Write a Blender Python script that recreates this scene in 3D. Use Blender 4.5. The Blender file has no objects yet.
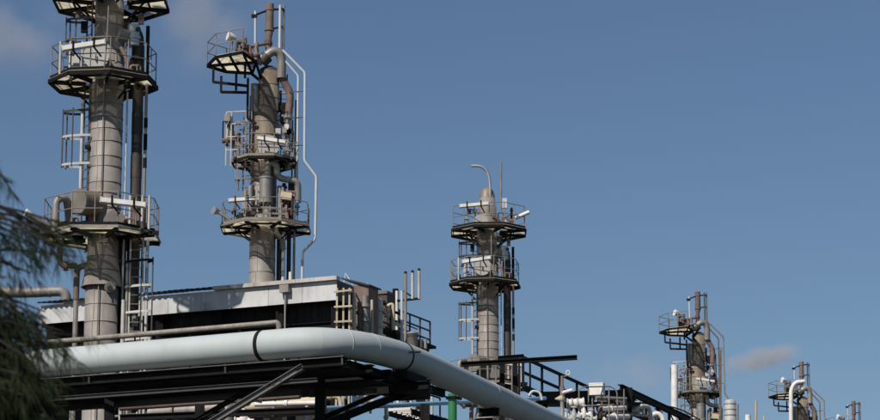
import bpy, math, random
from mathutils import Vector, Matrix
random.seed(7)
R = math.radians
scene = bpy.context.scene
col = scene.collection

# ------------------------------------------------------------------ camera
F = 2700.0; TILT = R(12.2); CAM = Vector((0, 0, 2.0))      # focal length in photo pixels (880 wide)
cam = bpy.data.cameras.new('camera'); camo = bpy.data.objects.new('camera', cam); col.objects.link(camo)
cam.sensor_width = 36; cam.lens = F / 880 * 36; cam.clip_start = 0.5; cam.clip_end = 20000
camo.location = CAM; camo.rotation_euler = (R(90) + TILT, 0, 0)
cam.dof.use_dof = True; cam.dof.focus_distance = 100; cam.dof.aperture_fstop = 5.0
scene.camera = camo
# ------------------------------------------------------------------ sky, sun, exposure
SUN_EL = R(44); SUN_AZ = R(215)          # compass-wise from +Y: behind the camera, to the left
world = bpy.data.worlds.new('World'); scene.world = world; world.use_nodes = True
nt = world.node_tree; nt.nodes.clear()
sky = nt.nodes.new('ShaderNodeTexSky'); sky.sky_type = 'NISHITA'; sky.sun_disc = False
sky.sun_elevation = SUN_EL; sky.sun_rotation = SUN_AZ; sky.altitude = 0
sky.air_density = 1.0; sky.dust_density = 0.2; sky.ozone_density = 4.8
bg = nt.nodes.new('ShaderNodeBackground'); bg.inputs[1].default_value = 0.065
out = nt.nodes.new('ShaderNodeOutputWorld')
nt.links.new(sky.outputs[0], bg.inputs[0]); nt.links.new(bg.outputs[0], out.inputs[0])
sl = bpy.data.lights.new('sun', 'SUN'); sl.energy = 4.6; sl.angle = R(0.5); sl.color = (1, 0.945, 0.87)
so = bpy.data.objects.new('sun', sl); col.objects.link(so)
to_sun = Vector((math.sin(SUN_AZ) * math.cos(SUN_EL), math.cos(SUN_AZ) * math.cos(SUN_EL), math.sin(SUN_EL)))
so.rotation_euler = to_sun.to_track_quat('Z', 'Y').to_euler(); so.location = (-30, -40, 60)
scene.view_settings.view_transform = 'Standard'; scene.view_settings.look = 'None'
scene.view_settings.exposure = 0.0; scene.view_settings.gamma = 1
scene.render.engine = 'CYCLES'
scene.cycles.use_denoising = True
scene.cycles.max_bounces = 6; scene.cycles.transparent_max_bounces = 16
scene.cycles.volume_step_rate = 2; scene.cycles.volume_bounces = 0

def W(px, py, Y):                          # point of the place seen at photo pixel (px, py) at distance Y
    dy = 210 - py
    d = Vector((px - 440, F * math.cos(TILT) - dy * math.sin(TILT), F * math.sin(TILT) + dy * math.cos(TILT)))
    return CAM + d * (Y / d.y)
def S(py, Y): return (F * math.cos(TILT) - (210 - py) * math.sin(TILT)) / Y
GA = R(23.5)                               # the plant's grid is turned this far from the line of sight
GU = Vector((math.cos(GA), -math.sin(GA), 0)); GV = Vector((math.sin(GA), math.cos(GA), 0)); ZZ = Vector((0, 0, 1))

# ------------------------------------------------------------------ materials
def mat(name, c, rough=0.6, metal=0.0, var=0.25, scale=2.0, stain=None, samt=0.5, streak=True, bump=0.15,
        rnd=0.0, transl=0.0, transp=0.0, emit=None, spec=0.4):
    m = bpy.data.materials.new(name); m.use_nodes = True; n = m.node_tree.nodes; L = m.node_tree.links
    p = n['Principled BSDF']; p.inputs['Roughness'].default_value = rough; p.inputs['Metallic'].default_value = metal
    p.inputs['Specular IOR Level'].default_value = spec
    g = n.new('ShaderNodeNewGeometry')
    mp = n.new('ShaderNodeMapping'); L.new(g.outputs['Position'], mp.inputs[0])
    mp.inputs['Scale'].default_value = (1, 1, 0.22) if streak else (1, 1, 1)
    n1 = n.new('ShaderNodeTexNoise'); n1.inputs['Scale'].default_value = scale * 2.4; n1.inputs['Detail'].default_value = 8; n1.inputs['Roughness'].default_value = 0.65
    L.new(mp.outputs[0], n1.inputs['Vector'])
    n2 = n.new('ShaderNodeTexNoise'); n2.inputs['Scale'].default_value = scale * 0.45; n2.inputs['Detail'].default_value = 6
    L.new(g.outputs['Position'], n2.inputs['Vector'])
    mr = n.new('ShaderNodeMapRange'); mr.inputs['From Min'].default_value = 0.25; mr.inputs['From Max'].default_value = 0.75
    mr.inputs['To Min'].default_value = 1 - var; mr.inputs['To Max'].default_value = 1 + var
    L.new(n1.outputs['Fac'], mr.inputs['Value'])
    val = mr.outputs[0]
    if rnd:
        oi = n.new('ShaderNodeObjectInfo'); m2 = n.new('ShaderNodeMapRange')
        m2.inputs['To Min'].default_value = 1 - rnd; m2.inputs['To Max'].default_value = 1 + rnd
        L.new(oi.outputs['Random'], m2.inputs['Value'])
        mu = n.new('ShaderNodeMath'); mu.operation = 'MULTIPLY'; L.new(val, mu.inputs[0]); L.new(m2.outputs[0], mu.inputs[1]); val = mu.outputs[0]
    vm = n.new('ShaderNodeVectorMath'); vm.operation = 'SCALE'; vm.inputs[0].default_value = c; L.new(val, vm.inputs['Scale'])
    colr = vm.outputs[0]
    if stain:
        rp = n.new('ShaderNodeMapRange'); rp.inputs['From Min'].default_value = 0.52; rp.inputs['From Max'].default_value = 0.72
        rp.inputs['To Max'].default_value = samt
        ad = n.new('ShaderNodeMath'); ad.operation = 'MULTIPLY_ADD'; ad.inputs[1].default_value = 0.45
        mm = n.new('ShaderNodeMath'); mm.operation = 'MULTIPLY'; mm.inputs[1].default_value = 0.6
        L.new(n2.outputs['Fac'], mm.inputs[0]); L.new(n1.outputs['Fac'], ad.inputs[0]); L.new(mm.outputs[0], ad.inputs[2])
        L.new(ad.outputs[0], rp.inputs['Value'])
        mx = n.new('ShaderNodeMix'); mx.data_type = 'RGBA'; L.new(rp.outputs[0], mx.inputs['Factor'])
        L.new(colr, mx.inputs['A']); mx.inputs['B'].default_value = (*stain, 1); colr = mx.outputs['Result']
    L.new(colr, p.inputs['Base Color'])
    if bump:
        b = n.new('ShaderNodeBump'); b.inputs['Strength'].default_value = bump; b.inputs['Distance'].default_value = 0.03
        L.new(n1.outputs['Fac'], b.inputs['Height']); L.new(b.outputs[0], p.inputs['Normal'])
    o = n['Material Output']; sh = p.outputs[0]
    if transl:
        t = n.new('ShaderNodeBsdfTranslucent'); L.new(colr, t.inputs[0]); x = n.new('ShaderNodeMixShader'); x.inputs[0].default_value = transl
        L.new(sh, x.inputs[1]); L.new(t.outputs[0], x.inputs[2]); sh = x.outputs[0]
    if transp:
        t = n.new('ShaderNodeBsdfTransparent'); x = n.new('ShaderNodeMixShader'); x.inputs[0].default_value = transp
        L.new(sh, x.inputs[1]); L.new(t.outputs[0], x.inputs[2]); sh = x.outputs[0]
    if sh is not p.outputs[0]: L.new(sh, o.inputs[0])
    return m
M = dict(
    clad=mat('aged_cladding', (0.275, 0.25, 0.228), 0.56, 0.3, 0.34, 2.2, (0.13, 0.095, 0.07), 0.8, rnd=0.13, bump=0.2),
    cladbrown=mat('brown_cladding', (0.23, 0.188, 0.14), 0.56, 0.25, 0.36, 2.2, (0.10, 0.06, 0.035), 0.85, rnd=0.13, bump=0.2),
    alum=mat('bare_aluminium', (0.55, 0.54, 0.52), 0.38, 0.7, 0.15, 3, (0.25, 0.22, 0.19), 0.5, rnd=0.1),
    greypipe=mat('grey_lagging', (0.29, 0.272, 0.25), 0.5, 0.35, 0.25, 2.5, (0.12, 0.09, 0.07), 0.6, rnd=0.12),
    disc=mat('manway_grey', (0.42, 0.41, 0.39), 0.5, 0.1, 0.12, 3, (0.2, 0.17, 0.14), 0.5),
    dullpipe=mat('dark_brown_pipe', (0.06, 0.048, 0.04), 0.6, 0.1, 0.3, 3, (0.12, 0.06, 0.03), 0.5, rnd=0.2),
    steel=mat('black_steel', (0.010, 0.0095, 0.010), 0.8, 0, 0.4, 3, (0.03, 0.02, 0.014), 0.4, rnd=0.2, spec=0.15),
    steelgrey=mat('grey_painted_steel', (0.05, 0.048, 0.047), 0.7, 0, 0.35, 3, (0.04, 0.025, 0.018), 0.6, rnd=0.2),
    brace=mat('sunlit_grey_steel', (0.15, 0.145, 0.14), 0.6, 0.1, 0.35, 3, (0.05, 0.035, 0.03), 0.7, rnd=0.1),  # lighter grey puts the sunlit tone of braces and flange into the colour
    rail=mat('weathered_rail', (0.24, 0.215, 0.185), 0.6, 0.2, 0.35, 5, (0.10, 0.05, 0.03), 0.8, rnd=0.2),
    railwhite=mat('white_rail', (0.47, 0.455, 0.43), 0.55, 0, 0.25, 5, (0.2, 0.13, 0.09), 0.6, rnd=0.15),
    frp=mat('cream_grating', (0.86, 0.78, 0.58), 0.7, 0, 0.2, 3, (0.4, 0.3, 0.18), 0.5, streak=False, rnd=0.2, transl=0.86, transp=0.45),
    white=mat('white_paint', (0.72, 0.69, 0.65), 0.5, 0, 0.14, 4, (0.36, 0.28, 0.22), 0.5, rnd=0.06),
    whitepole=mat('pale_grey_paint', (0.50, 0.53, 0.555), 0.45, 0, 0.14, 4, (0.4, 0.36, 0.32), 0.4),
    pipewhite=mat('pipeline_paint', (0.425, 0.462, 0.458), 0.62, 0, 0.06, 1.1, (0.30, 0.31, 0.29), 0.6, bump=0.05),
    fascia=mat('fascia_paint', (0.54, 0.535, 0.53), 0.6, 0, 0.16, 1.6, (0.22, 0.205, 0.195), 0.85, rnd=0.06),
    flash=mat('roof_flashing', (0.45, 0.42, 0.38), 0.5, 0.2, 0.25, 3, (0.16, 0.11, 0.08), 0.75, rnd=0.12),
    roof=mat('dark_roof_sheet', (0.07, 0.068, 0.07), 0.55, 0.3, 0.3, 2, rnd=0.15),
    wall=mat('shade_dark_sheet', (0.034, 0.032, 0.033), 0.85, 0, 0.35, 2, rnd=0.25, spec=0.15),  # near-black colour stands in for the shade inside the open building
    tan=mat('tan_paint', (0.52, 0.43, 0.30), 0.6, 0, 0.2, 4, (0.25, 0.15, 0.08), 0.5, rnd=0.12),
    rust=mat('rusty_steel', (0.19, 0.135, 0.115), 0.75, 0.1, 0.4, 4, (0.10, 0.045, 0.03), 0.7, rnd=0.15),
    red=mat('red_oxide', (0.14, 0.06, 0.045), 0.6, 0, 0.3, 4),
    blue=mat('sky_blue_paint', (0.22, 0.42, 0.60), 0.4, 0, 0.12, 3, (0.12, 0.18, 0.24), 0.4),
    green=mat('green_paint', (0.035, 0.19, 0.075), 0.4, 0, 0.15, 3, (0.02, 0.09, 0.04), 0.5),
    ground=mat('rough_grass_ground', (0.055, 0.06, 0.034), 0.9, 0, 0.35, 0.6, (0.08, 0.07, 0.05), 0.7, streak=False),
    concrete=mat('concrete', (0.33, 0.31, 0.28), 0.8, 0, 0.2, 1.5, (0.16, 0.14, 0.12), 0.5),
    asphalt=mat('asphalt', (0.05, 0.049, 0.047), 0.9, 0, 0.3, 0.8, (0.04, 0.04, 0.04), 0.5, streak=False),
    bark=mat('bark', (0.016, 0.013, 0.011), 0.9, 0, 0.4, 6),
    leaf=mat('casuarina_needles', (0.027, 0.037, 0.014), 0.7, 0, 0.45, 1.6, (0.035, 0.06, 0.03), 0.7, streak=False, bump=0, transl=0.28, spec=0.15),
)

# ------------------------------------------------------------------ mesh builder
BASE = {}
def Vv(p): return p if isinstance(p, Vector) else Vector(p)
class MB:
    def __init__(s): s.v = []; s.f = []; s.sm = []
    def add(s, vs, fs, smooth=False):
        o = len(s.v); s.v += [Vv(x) for x in vs]; s.f += [tuple(i + o for i in f) for f in fs]
        s.sm += ([smooth] * len(fs)) if isinstance(smooth, bool) else smooth
        return s
    def tube(s, pts, r, n=10, caps=True, t0=None, t1=None):
        pts = [Vv(p) for p in pts]; m = len(pts); rr = r if isinstance(r, (list, tuple)) else [r] * m
        tang = []
        for i in range(m):
            a = pts[min(i + 1, m - 1)] - pts[i]; b = pts[i] - pts[max(i - 1, 0)]
            t = (a.normalized() if a.length > 1e-9 else Vector()) + (b.normalized() if b.length > 1e-9 else Vector())
            tang.append(t.normalized())
        if t0 is not None: tang[0] = t0.normalized()
        if t1 is not None: tang[-1] = t1.normalized()
        up = Vector((0, 0, 1)) if abs(tang[0].z) < 0.9 else Vector((0, 1, 0))
        nx = tang[0].cross(up).normalized(); rings = []
        for i in range(m):
            if i: 
                q = tang[i - 1].rotation_difference(tang[i]); nx = q @ nx
            nx = (nx - tang[i] * nx.dot(tang[i])).normalized()
            ny = tang[i].cross(nx)
            k = 1.0
            if 0 < i < m - 1:
                c = (pts[i + 1] - pts[i]).normalized().dot(tang[i]); k = min(1 / max(c, 0.5), 1.6)
            rings.append([pts[i] + (nx * math.cos(2 * math.pi * j / n) + ny * math.sin(2 * math.pi * j / n)) * rr[i] for j in range(n)])
        vs = [p for ring in rings for p in ring]; fs = []
        for i in range(m - 1):
            for j in range(n): fs.append((i * n + j, i * n + (j + 1) % n, (i + 1) * n + (j + 1) % n, (i + 1) * n + j))
        s.add(vs, fs, True)
        if caps:
            s.add(rings[0], [tuple(range(n - 1, -1, -1))]); s.add(rings[-1], [tuple(range(n))])
        return s
    def bar(s, p0, p1, w, h, up=ZZ):
        p0 = Vv(p0); p1 = Vv(p1); t = (p1 - p0).normalized()
        if abs(t.dot(up)) > 0.99: up = Vector((0, 1, 0))
        x = t.cross(up).normalized(); y = x.cross(t)
        vs = [p + x * a * w / 2 + y * b * h / 2 for p in (p0, p1) for a, b in ((-1, -1), (1, -1), (1, 1), (-1, 1))]
        return s.add(vs, [(3, 2, 1, 0), (4, 5, 6, 7), (0, 1, 5, 4), (1, 2, 6, 5), (2, 3, 7, 6), (3, 0, 4, 7)])
    def ibeam(s, p0, p1, w, h, t=0.03, up=ZZ):
        p0 = Vv(p0); p1 = Vv(p1); d = (p1 - p0).normalized()
        if abs(d.dot(up)) > 0.99: up = Vector((0, 1, 0))
        x = d.cross(up).normalized(); y = x.cross(d)
        s.bar(p0 + y * (h - t) / 2, p1 + y * (h - t) / 2, w, t, up); s.bar(p0 - y * (h - t) / 2, p1 - y * (h - t) / 2, w, t, up)
        return s.bar(p0, p1, t, h - 2 * t, up)
    def box(s, c, sx, sy, sz, ax=None, ay=None, bev=0):
        c = Vv(c); ax = ax or Vector((1, 0, 0)); ay = ay or Vector((0, 1, 0)); az = ax.cross(ay)
        return s.bar(c - ay * sy / 2, c + ay * sy / 2, sx, sz, az)
    def lathe(s, c, prof, n=28, closed=False, a0=0.0):
        c = Vv(c); m = len(prof)
        vs = [c + Vector((r * math.cos(a0 + 2 * math.pi * j / n), r * math.sin(a0 + 2 * math.pi * j / n), z)) for r, z in prof for j in range(n)]
        fs = []
        for i in range(m - 1):
            for j in range(n): fs.append((i * n + j, i * n + (j + 1) % n, (i + 1) * n + (j + 1) % n, (i + 1) * n + j))
        return s.add(vs, fs, True)
    def prism(s, poly, t):                # convex polygon (list of points) pushed down by t
        n = len(poly); poly = [Vv(p) for p in poly]; vs = poly + [p - ZZ * t for p in poly]
        fs = [tuple(range(n)), tuple(range(2 * n - 1, n - 1, -1))] + [((i + 1) % n, i, n + i, n + (i + 1) % n) for i in range(n)]
        return s.add(vs, fs)
    def mesh(s, name, m, off=Vector((0, 0, 0))):
        me = bpy.data.meshes.new(name); me.from_pydata([tuple(p - off) for p in s.v], [], s.f)
        me.polygons.foreach_set('use_smooth', s.sm); me.materials.append(m); me.update(); return me
    def build(s, name, m, parent=None, loc=None):
        m = M[m] if isinstance(m, str) else m
        base = BASE[parent] if parent is not None else (Vv(loc) if loc is not None else Vector((0, 0, 0)))
        o = bpy.data.objects.new(name, s.mesh(name, m, base)); col.objects.link(o)
        if parent is not None: o.parent = parent
        else: o.location = base
        BASE[o] = base; return o
def inst(me, name, pos, parent, rot=None):
    o = bpy.data.objects.new(name, me); col.objects.link(o); o.parent = parent; o.location = pos - BASE[parent]
    if rot: o.rotation_euler = rot
    BASE[o] = BASE[parent]; return o
def thing(name, loc, label, cat, group=None):
    o = bpy.data.objects.new(name, None); col.objects.link(o); o.location = loc; o.empty_display_size = 0.3
    BASE[o] = Vector(loc); return tag(o, label, cat, group)
def tag(o, label, cat, group=None):
    o['label'] = label; o['category'] = cat
    if group: o['group'] = group
    return o
def struct(o): o['kind'] = 'structure'; return o
def fillet(pts, rad, k=6):
    pts = [Vv(p) for p in pts]; res = [pts[0]]
    for i in range(1, len(pts) - 1):
        a = pts[i - 1] - pts[i]; b = pts[i + 1] - pts[i]; d = min(rad, a.length * 0.48, b.length * 0.48)
        p = pts[i] + a.normalized() * d; q = pts[i] + b.normalized() * d
        for j in range(k + 1):
            t = j / k; res.append(p * (1 - t) ** 2 + pts[i] * 2 * t * (1 - t) + q * t * t)
    res.append(pts[-1]); return res

# ------------------------------------------------------------------ ground
g = MB(); g.add([(-4000, -1500, 0), (4000, -1500, 0), (4000, 9000, 0), (-4000, 9000, 0)], [(0, 1, 2, 3)])
struct(g.build('ground', 'ground'))
pd = MB(); c = W(300, 400, 130); c.z = 0
pd.prism([c + GU * a + GV * b + ZZ * 0.12 for a, b in ((-40, -75), (45, -75), (45, 160), (-40, 160))], 0.12)
struct(pd.build('plant_pavement', 'asphalt'))
GZ = 0.12

# ------------------------------------------------------------------ towers
class Tower:
    def __init__(s, label, Y, ox, oy, rx, ry, k, group=None, name='process_tower', midpy=210):
        s.Y = Y; s.ox = ox; s.oy = oy; s.rx = rx; s.ry = ry; s.k = k
        s.X0 = W(ox, midpy, Y).x; s.sc = S(midpy, Y) / k
        s.root = thing(name, (s.X0, Y, GZ), label, 'tower', group)
    def pt(s, lx, ly, dy=0.0):
        return Vector((s.X0 + (lx - s.rx) / s.sc, s.Y + dy, W(0, s.oy + (ly - s.ry) * s.k, s.Y + dy).z))
    def z(s, ly): return s.pt(0, ly).z
    def m(s, px): return px / s.sc
    def tube(s, name, pts, rpx, m, n=10, fil=0, parent=None, dyall=None):
        P = [s.pt(*p) for p in pts]
        if fil: P = fillet(P, fil)
        return MB().tube(P, s.m(rpx) if not isinstance(rpx, list) else [s.m(x) for x in rpx], n).build(name, m, parent or s.root)
    def vert(s, name, lx, ly0, ly1, dy, rpx, m, n=10, parent=None):     # plumb pipe from ly0 down to ly1 (None = ground)
        a = s.pt(lx, ly0, dy); b = Vector((a.x, a.y, GZ if ly1 is None else s.pt(lx, ly1, dy).z))
        return MB().tube([a, b], s.m(rpx), n).build(name, m, parent or s.root)
    def course(s, lx, ly0, ly1, r0, r1, m='clad', lip=0.012, seam=True):     # one lap-jointed ring of cladding sheet
        z0 = s.z(ly0); z1 = s.z(ly1) if ly1 is not None else GZ; x = s.X0 + (lx - s.rx) / s.sc; r0 = s.m(r0); r1 = s.m(r1)
        b = MB(); c = Vector((x, s.Y, 0)); h = z0 - z1; l = min(0.035, h * 0.2)
        b.lathe(c, [(r0 - 0.03, z0), (r0, z0 - 0.004), (r1, z1 + l), (r1 + lip, z1 + l - 0.006), (r1 + lip, z1 + 0.006), (r1 - 0.03, z1)], 32)
        o = b.build('cladding_ring', m, s.root)
        if seam:
            q = MB(); a = R(-112 + random.uniform(-4, 4)); d = Vector((math.cos(a), math.sin(a), 0))
            q.bar(c + d * (r0 + 0.004) + ZZ * z0, c + d * (r1 + 0.004) + ZZ * (z1 + 0.02), 0.02, 0.014, d); q.build('seam', m, o)
        return o
    def courses(s, lx, ly0, ly1, n, r, m='clad'):
        ys = [ly0 + (ly1 - ly0) * (i + (random.uniform(-0.12, 0.12) if 0 < i < n else 0)) / n for i in range(n + 1)]
        for a, b in zip(ys, ys[1:]): s.course(lx, a, b, r, r, m)
    def flange(s, c, d, r, t, m='greypipe', parent=None, name='flange', bolts=True):
        d = Vv(d).normalized(); f = MB().tube([c - d * t / 2, c + d * t / 2], r, 20)
        if bolts:
            a = d.orthogonal().normalized(); b2 = d.cross(a)
            for i in range(10):
                q = c + (a * math.cos(i * 0.628) + b2 * math.sin(i * 0.628)) * r * 0.86
                f.tube([q - d * t * 1.2, q + d * t * 1.2], r * 0.06, 5)
        return f.build(name, m, parent or s.root)
    def platform(s, lx, ly, Rm, n=8, rot=0.0, ri=None, skip=(), rail='rail', knees=True, deck='frp', sx=1.0, a_list=None, toe='steel', railh=1.1, postmid=True, eh=0.13, kick=None):
        c = s.pt(lx, ly); ri = ri or s.m(18)
        ang = a_list or [rot + 2 * math.pi * i / n for i in range(n)]
        N = len(ang)
        vo = [c + Vector((math.cos(a) * Rm * sx, math.sin(a) * Rm, 0)) for a in ang]
        vi = [c + Vector((math.cos(a) * ri, math.sin(a) * ri, 0)) for a in ang]
        fr = MB()
        for i in range(N):
            fr.ibeam(vi[i] - ZZ * 0.11, vo[i] - ZZ * 0.11, 0.07, 0.14, 0.02)
            if knees and abs(math.cos(ang[i])) > 0.6:
                d = (vo[i] - c).normalized()
                fr.bar(c + d * ri * 0.9 - ZZ * 0.75, c + d * Rm * 0.62 - ZZ * 0.17, 0.05, 0.06)
        pl = fr.build('platform', 'steel', s.root)
        for i in range(N):
            j = (i + 1) % N
            if (i in skip and -1 in skip): continue
            MB().prism([vi[i], vi[j], vo[j], vo[i]][::-1] if False else [vi[i], vo[i], vo[j], vi[j]], 0.035).build('deck_plate', deck, pl)
            mm = MB(); d = ((vo[i] + vo[j]) / 2 - c).normalized()
            mm.bar(vo[i] - ZZ * (0.037 + eh / 2) + d * 0.02, vo[j] - ZZ * (0.037 + eh / 2) + d * 0.02, 0.05, eh); mm.build('edge_beam', toe, pl)
            k = 0.55; a = vi[i].lerp(vo[i], k); b = vi[j].lerp(vo[j], k)
            MB().bar(a - ZZ * 0.08, b - ZZ * 0.08, 0.05, 0.08).build('joist', 'steel', pl)
            MB().bar(vo[i] + ZZ * 0.05 - d * 0.03, vo[j] + ZZ * 0.05 - d * 0.03, 0.012, 0.1).build('toe_board', kick or rail, pl)
        hr = MB(); posts = []
        ins = 0.97
        for i in range(N):
            if i in skip: continue
            j = (i + 1) % N
            a = c + (vo[i] - c) * ins; b = c + (vo[j] - c) * ins
            for h in (0.55, railh): hr.tube([a + ZZ * h, b + ZZ * h], 0.018, 6)
            ps = [a, (a + b) / 2] if postmid else [a]
            if j in skip: ps.append(b)
            posts += ps
        h = hr.build('handrail', rail, s.root)
        pm = MB().tube([(0, 0, -0.05), (0, 0, railh)], 0.021, 6).mesh('post', M[rail])
        for p in posts: inst(pm, 'post', p, h)
        return c
    def ladder(s, lx, ly0, ly1, dy, ang, hoops=(), w=0.42, mst='railwhite', mcage='rail', hoopm=None, cage_dir=None, depth=0.72, straps=3):
        a = s.pt(lx, ly0, dy); b = Vector((a.x, a.y, s.pt(lx, ly1, dy).z if ly1 is not None else GZ))
        wd = Vector((math.cos(ang), math.sin(ang), 0)); od = cage_dir or wd.cross(ZZ)
        st = MB()
        for q in (-1, 1): st.bar(a + wd * q * w / 2, b + wd * q * w / 2, 0.05, 0.05)
        o = st.build('ladder', mst, s.root)
        rm = MB().tube([-wd * w / 2, wd * w / 2], 0.016, 6).mesh('rung', M['rail'])
        z = b.z + 0.2
        while z < a.z: inst(rm, 'rung', Vector((a.x, a.y, z)), o); z += 0.3
        def hp(t): return wd * (-math.cos(t) * 0.36) + od * (math.sin(t) * depth)
        for i, hy in enumerate(hoops):
            cz = s.pt(lx, hy, dy).z; cc = Vector((a.x, a.y, cz)); q = MB()
            P = [cc + hp(math.pi * t / 10) for t in range(11)]
            for u_, v_ in zip(P, P[1:]): q.bar(u_, v_, 0.025, 0.075)
            q.build('cage_hoop', (hoopm[i] if hoopm else mcage), o)
        if hoops:
            zt = s.pt(lx, hoops[0], dy).z + 0.1; zb = s.pt(lx, hoops[-1], dy).z - 0.1
            for t in [math.pi * (i + 1) / (straps + 1) for i in range(straps)]:
                p = Vector((a.x, a.y, 0)) + hp(t)
                MB().bar(p + ZZ * zt, p + ZZ * zb, 0.045, 0.03).build('cage_strap', mcage, o)
        return o
    def strip_light(s, x0, y0, x1, y1, dy, hpx):
        a = s.pt(x0, y0, dy); b = s.pt(x1, y1, dy); d = (b - a).normalized(); h = s.m(hpx)
        q = MB(); q.bar(a, b, h * 1.2, h * 0.75); q.bar(a - ZZ * h * 0.42, b - ZZ * h * 0.42, h * 0.7, h * 0.2)
        o = q.build('strip_light', 'white', s.root)
        MB().bar(a - d * 0.04, a, h * 1.25, h).build('end_cap', 'railwhite', o); MB().bar(b, b + d * 0.04, h * 1.25, h).build('end_cap', 'railwhite', o)
        for t in (0.25, 0.75):
            p = a.lerp(b, t)
            w = MB().tube(fillet([p + ZZ * h * 0.9 + Vector((0, -h * 0.65, 0)), p - ZZ * h * 0.7 + Vector((0, -h * 0.65, 0)), p - ZZ * h * 1.6 + Vector((h * 0.9, 0.4, 0))], 0.06, 4), 0.032, 6)
            w.build('bracket', 'steel', o)
    def flood(s, lx, ly, dy, d, r=0.16, post=0.8, m='white'):
        p = s.pt(lx, ly, dy); d = Vv(d).normalized()
        q = MB().tube([p - d * r * 1.2, p - d * r * 0.5, p + d * r * 0.7, p + d * r * 0.8], [r * 0.35, r * 0.7, r, r], 14)
        o = q.build('floodlight', m, s.root)
        if post: MB().tube([p - ZZ * post, p - ZZ * 0.02 - d * r * 0.4], 0.03, 6).build('lamp_post', 'rail', o)
    def manway(s, lx, ly, dy, rpx, m='greypipe', d=(0, -1, 0), ln=0.4):
        c = s.pt(lx, ly, dy); r = s.m(rpx); d = Vv(d).normalized()
        o = s.flange(c, d, r, 0.07, m, name='manway_cover', bolts=False)
        MB().tube([c - d * 0.05, c - d * (0.05 + ln)], r * 0.82, 18).build('nozzle', m, o)
        MB().tube([c + d * 0.03 - ZZ * r * 0.4, c + d * 0.1 - ZZ * r * 0.4, c + d * 0.1 + ZZ * r * 0.1], 0.02, 6).build('handle', 'rail', o)
        return o

def pole_stripes(t, lx, ly0, ly1, dy, rpx, marks):
    t.vert('conduit', lx, ly0, None, dy, rpx, 'greypipe', 8)
    for a, b in marks: t.vert('sleeve', lx, a, b, dy, rpx * 1.25, 'steel', 8)

def clutter(t, x0, x1, y0, y1, d0, d1, n, seed, mats=('rail', 'railwhite', 'dullpipe', 'rust', 'greypipe', 'steel', 'clad')):
    rr = random.Random(seed)                # small-bore piping, gauges and boxes that crowd the platforms
    for i in range(n):
        x = rr.uniform(x0, x1); y = rr.uniform(y0, y1); dy = rr.uniform(d0, d1); m = rr.choice(mats); k = rr.random()
        if k < 0.45:
            h = rr.uniform(8, 22); w = (1 if x < (x0 + x1) / 2 else -1) * rr.uniform(4, 11); e = rr.uniform(-0.3, 0.3)
            t.tube('small_bore_pipe', [(x, min(y + h, y1 + 2), dy), (x, y, dy), (x + w, y - rr.uniform(-1, 1), dy + e), (x + w, y + rr.uniform(3, 9), dy + e)], rr.uniform(0.7, 1.5), m, 7, fil=0.1)
        elif k < 0.65:
            p = t.pt(x, y, dy); MB().box(p, rr.uniform(0.12, 0.3), rr.uniform(0.1, 0.2), rr.uniform(0.15, 0.4)).build('instrument_box', m, t.root)
        elif k < 0.85:
            t.vert('stub_pipe', x, y, min(y + rr.uniform(10, 26), y1 + 3), dy, rr.uniform(1.0, 2.4), m, 9)
            if rr.random() < 0.6: t.flange(t.pt(x, y + 4, dy), ZZ, t.m(rr.uniform(2.4, 3.6)), 0.09, m, bolts=False)
        else:
            p = t.pt(x, y, dy); d = Vector((rr.uniform(-1, 1), -0.7, 0)).normalized()
            o = t.flange(p, d, t.m(rr.uniform(2, 3.4)), 0.06, m, name='gauge', bolts=False); MB().tube([p, p - d * 0.35], 0.03, 6).build('gauge_stem', 'rail', o)

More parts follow.
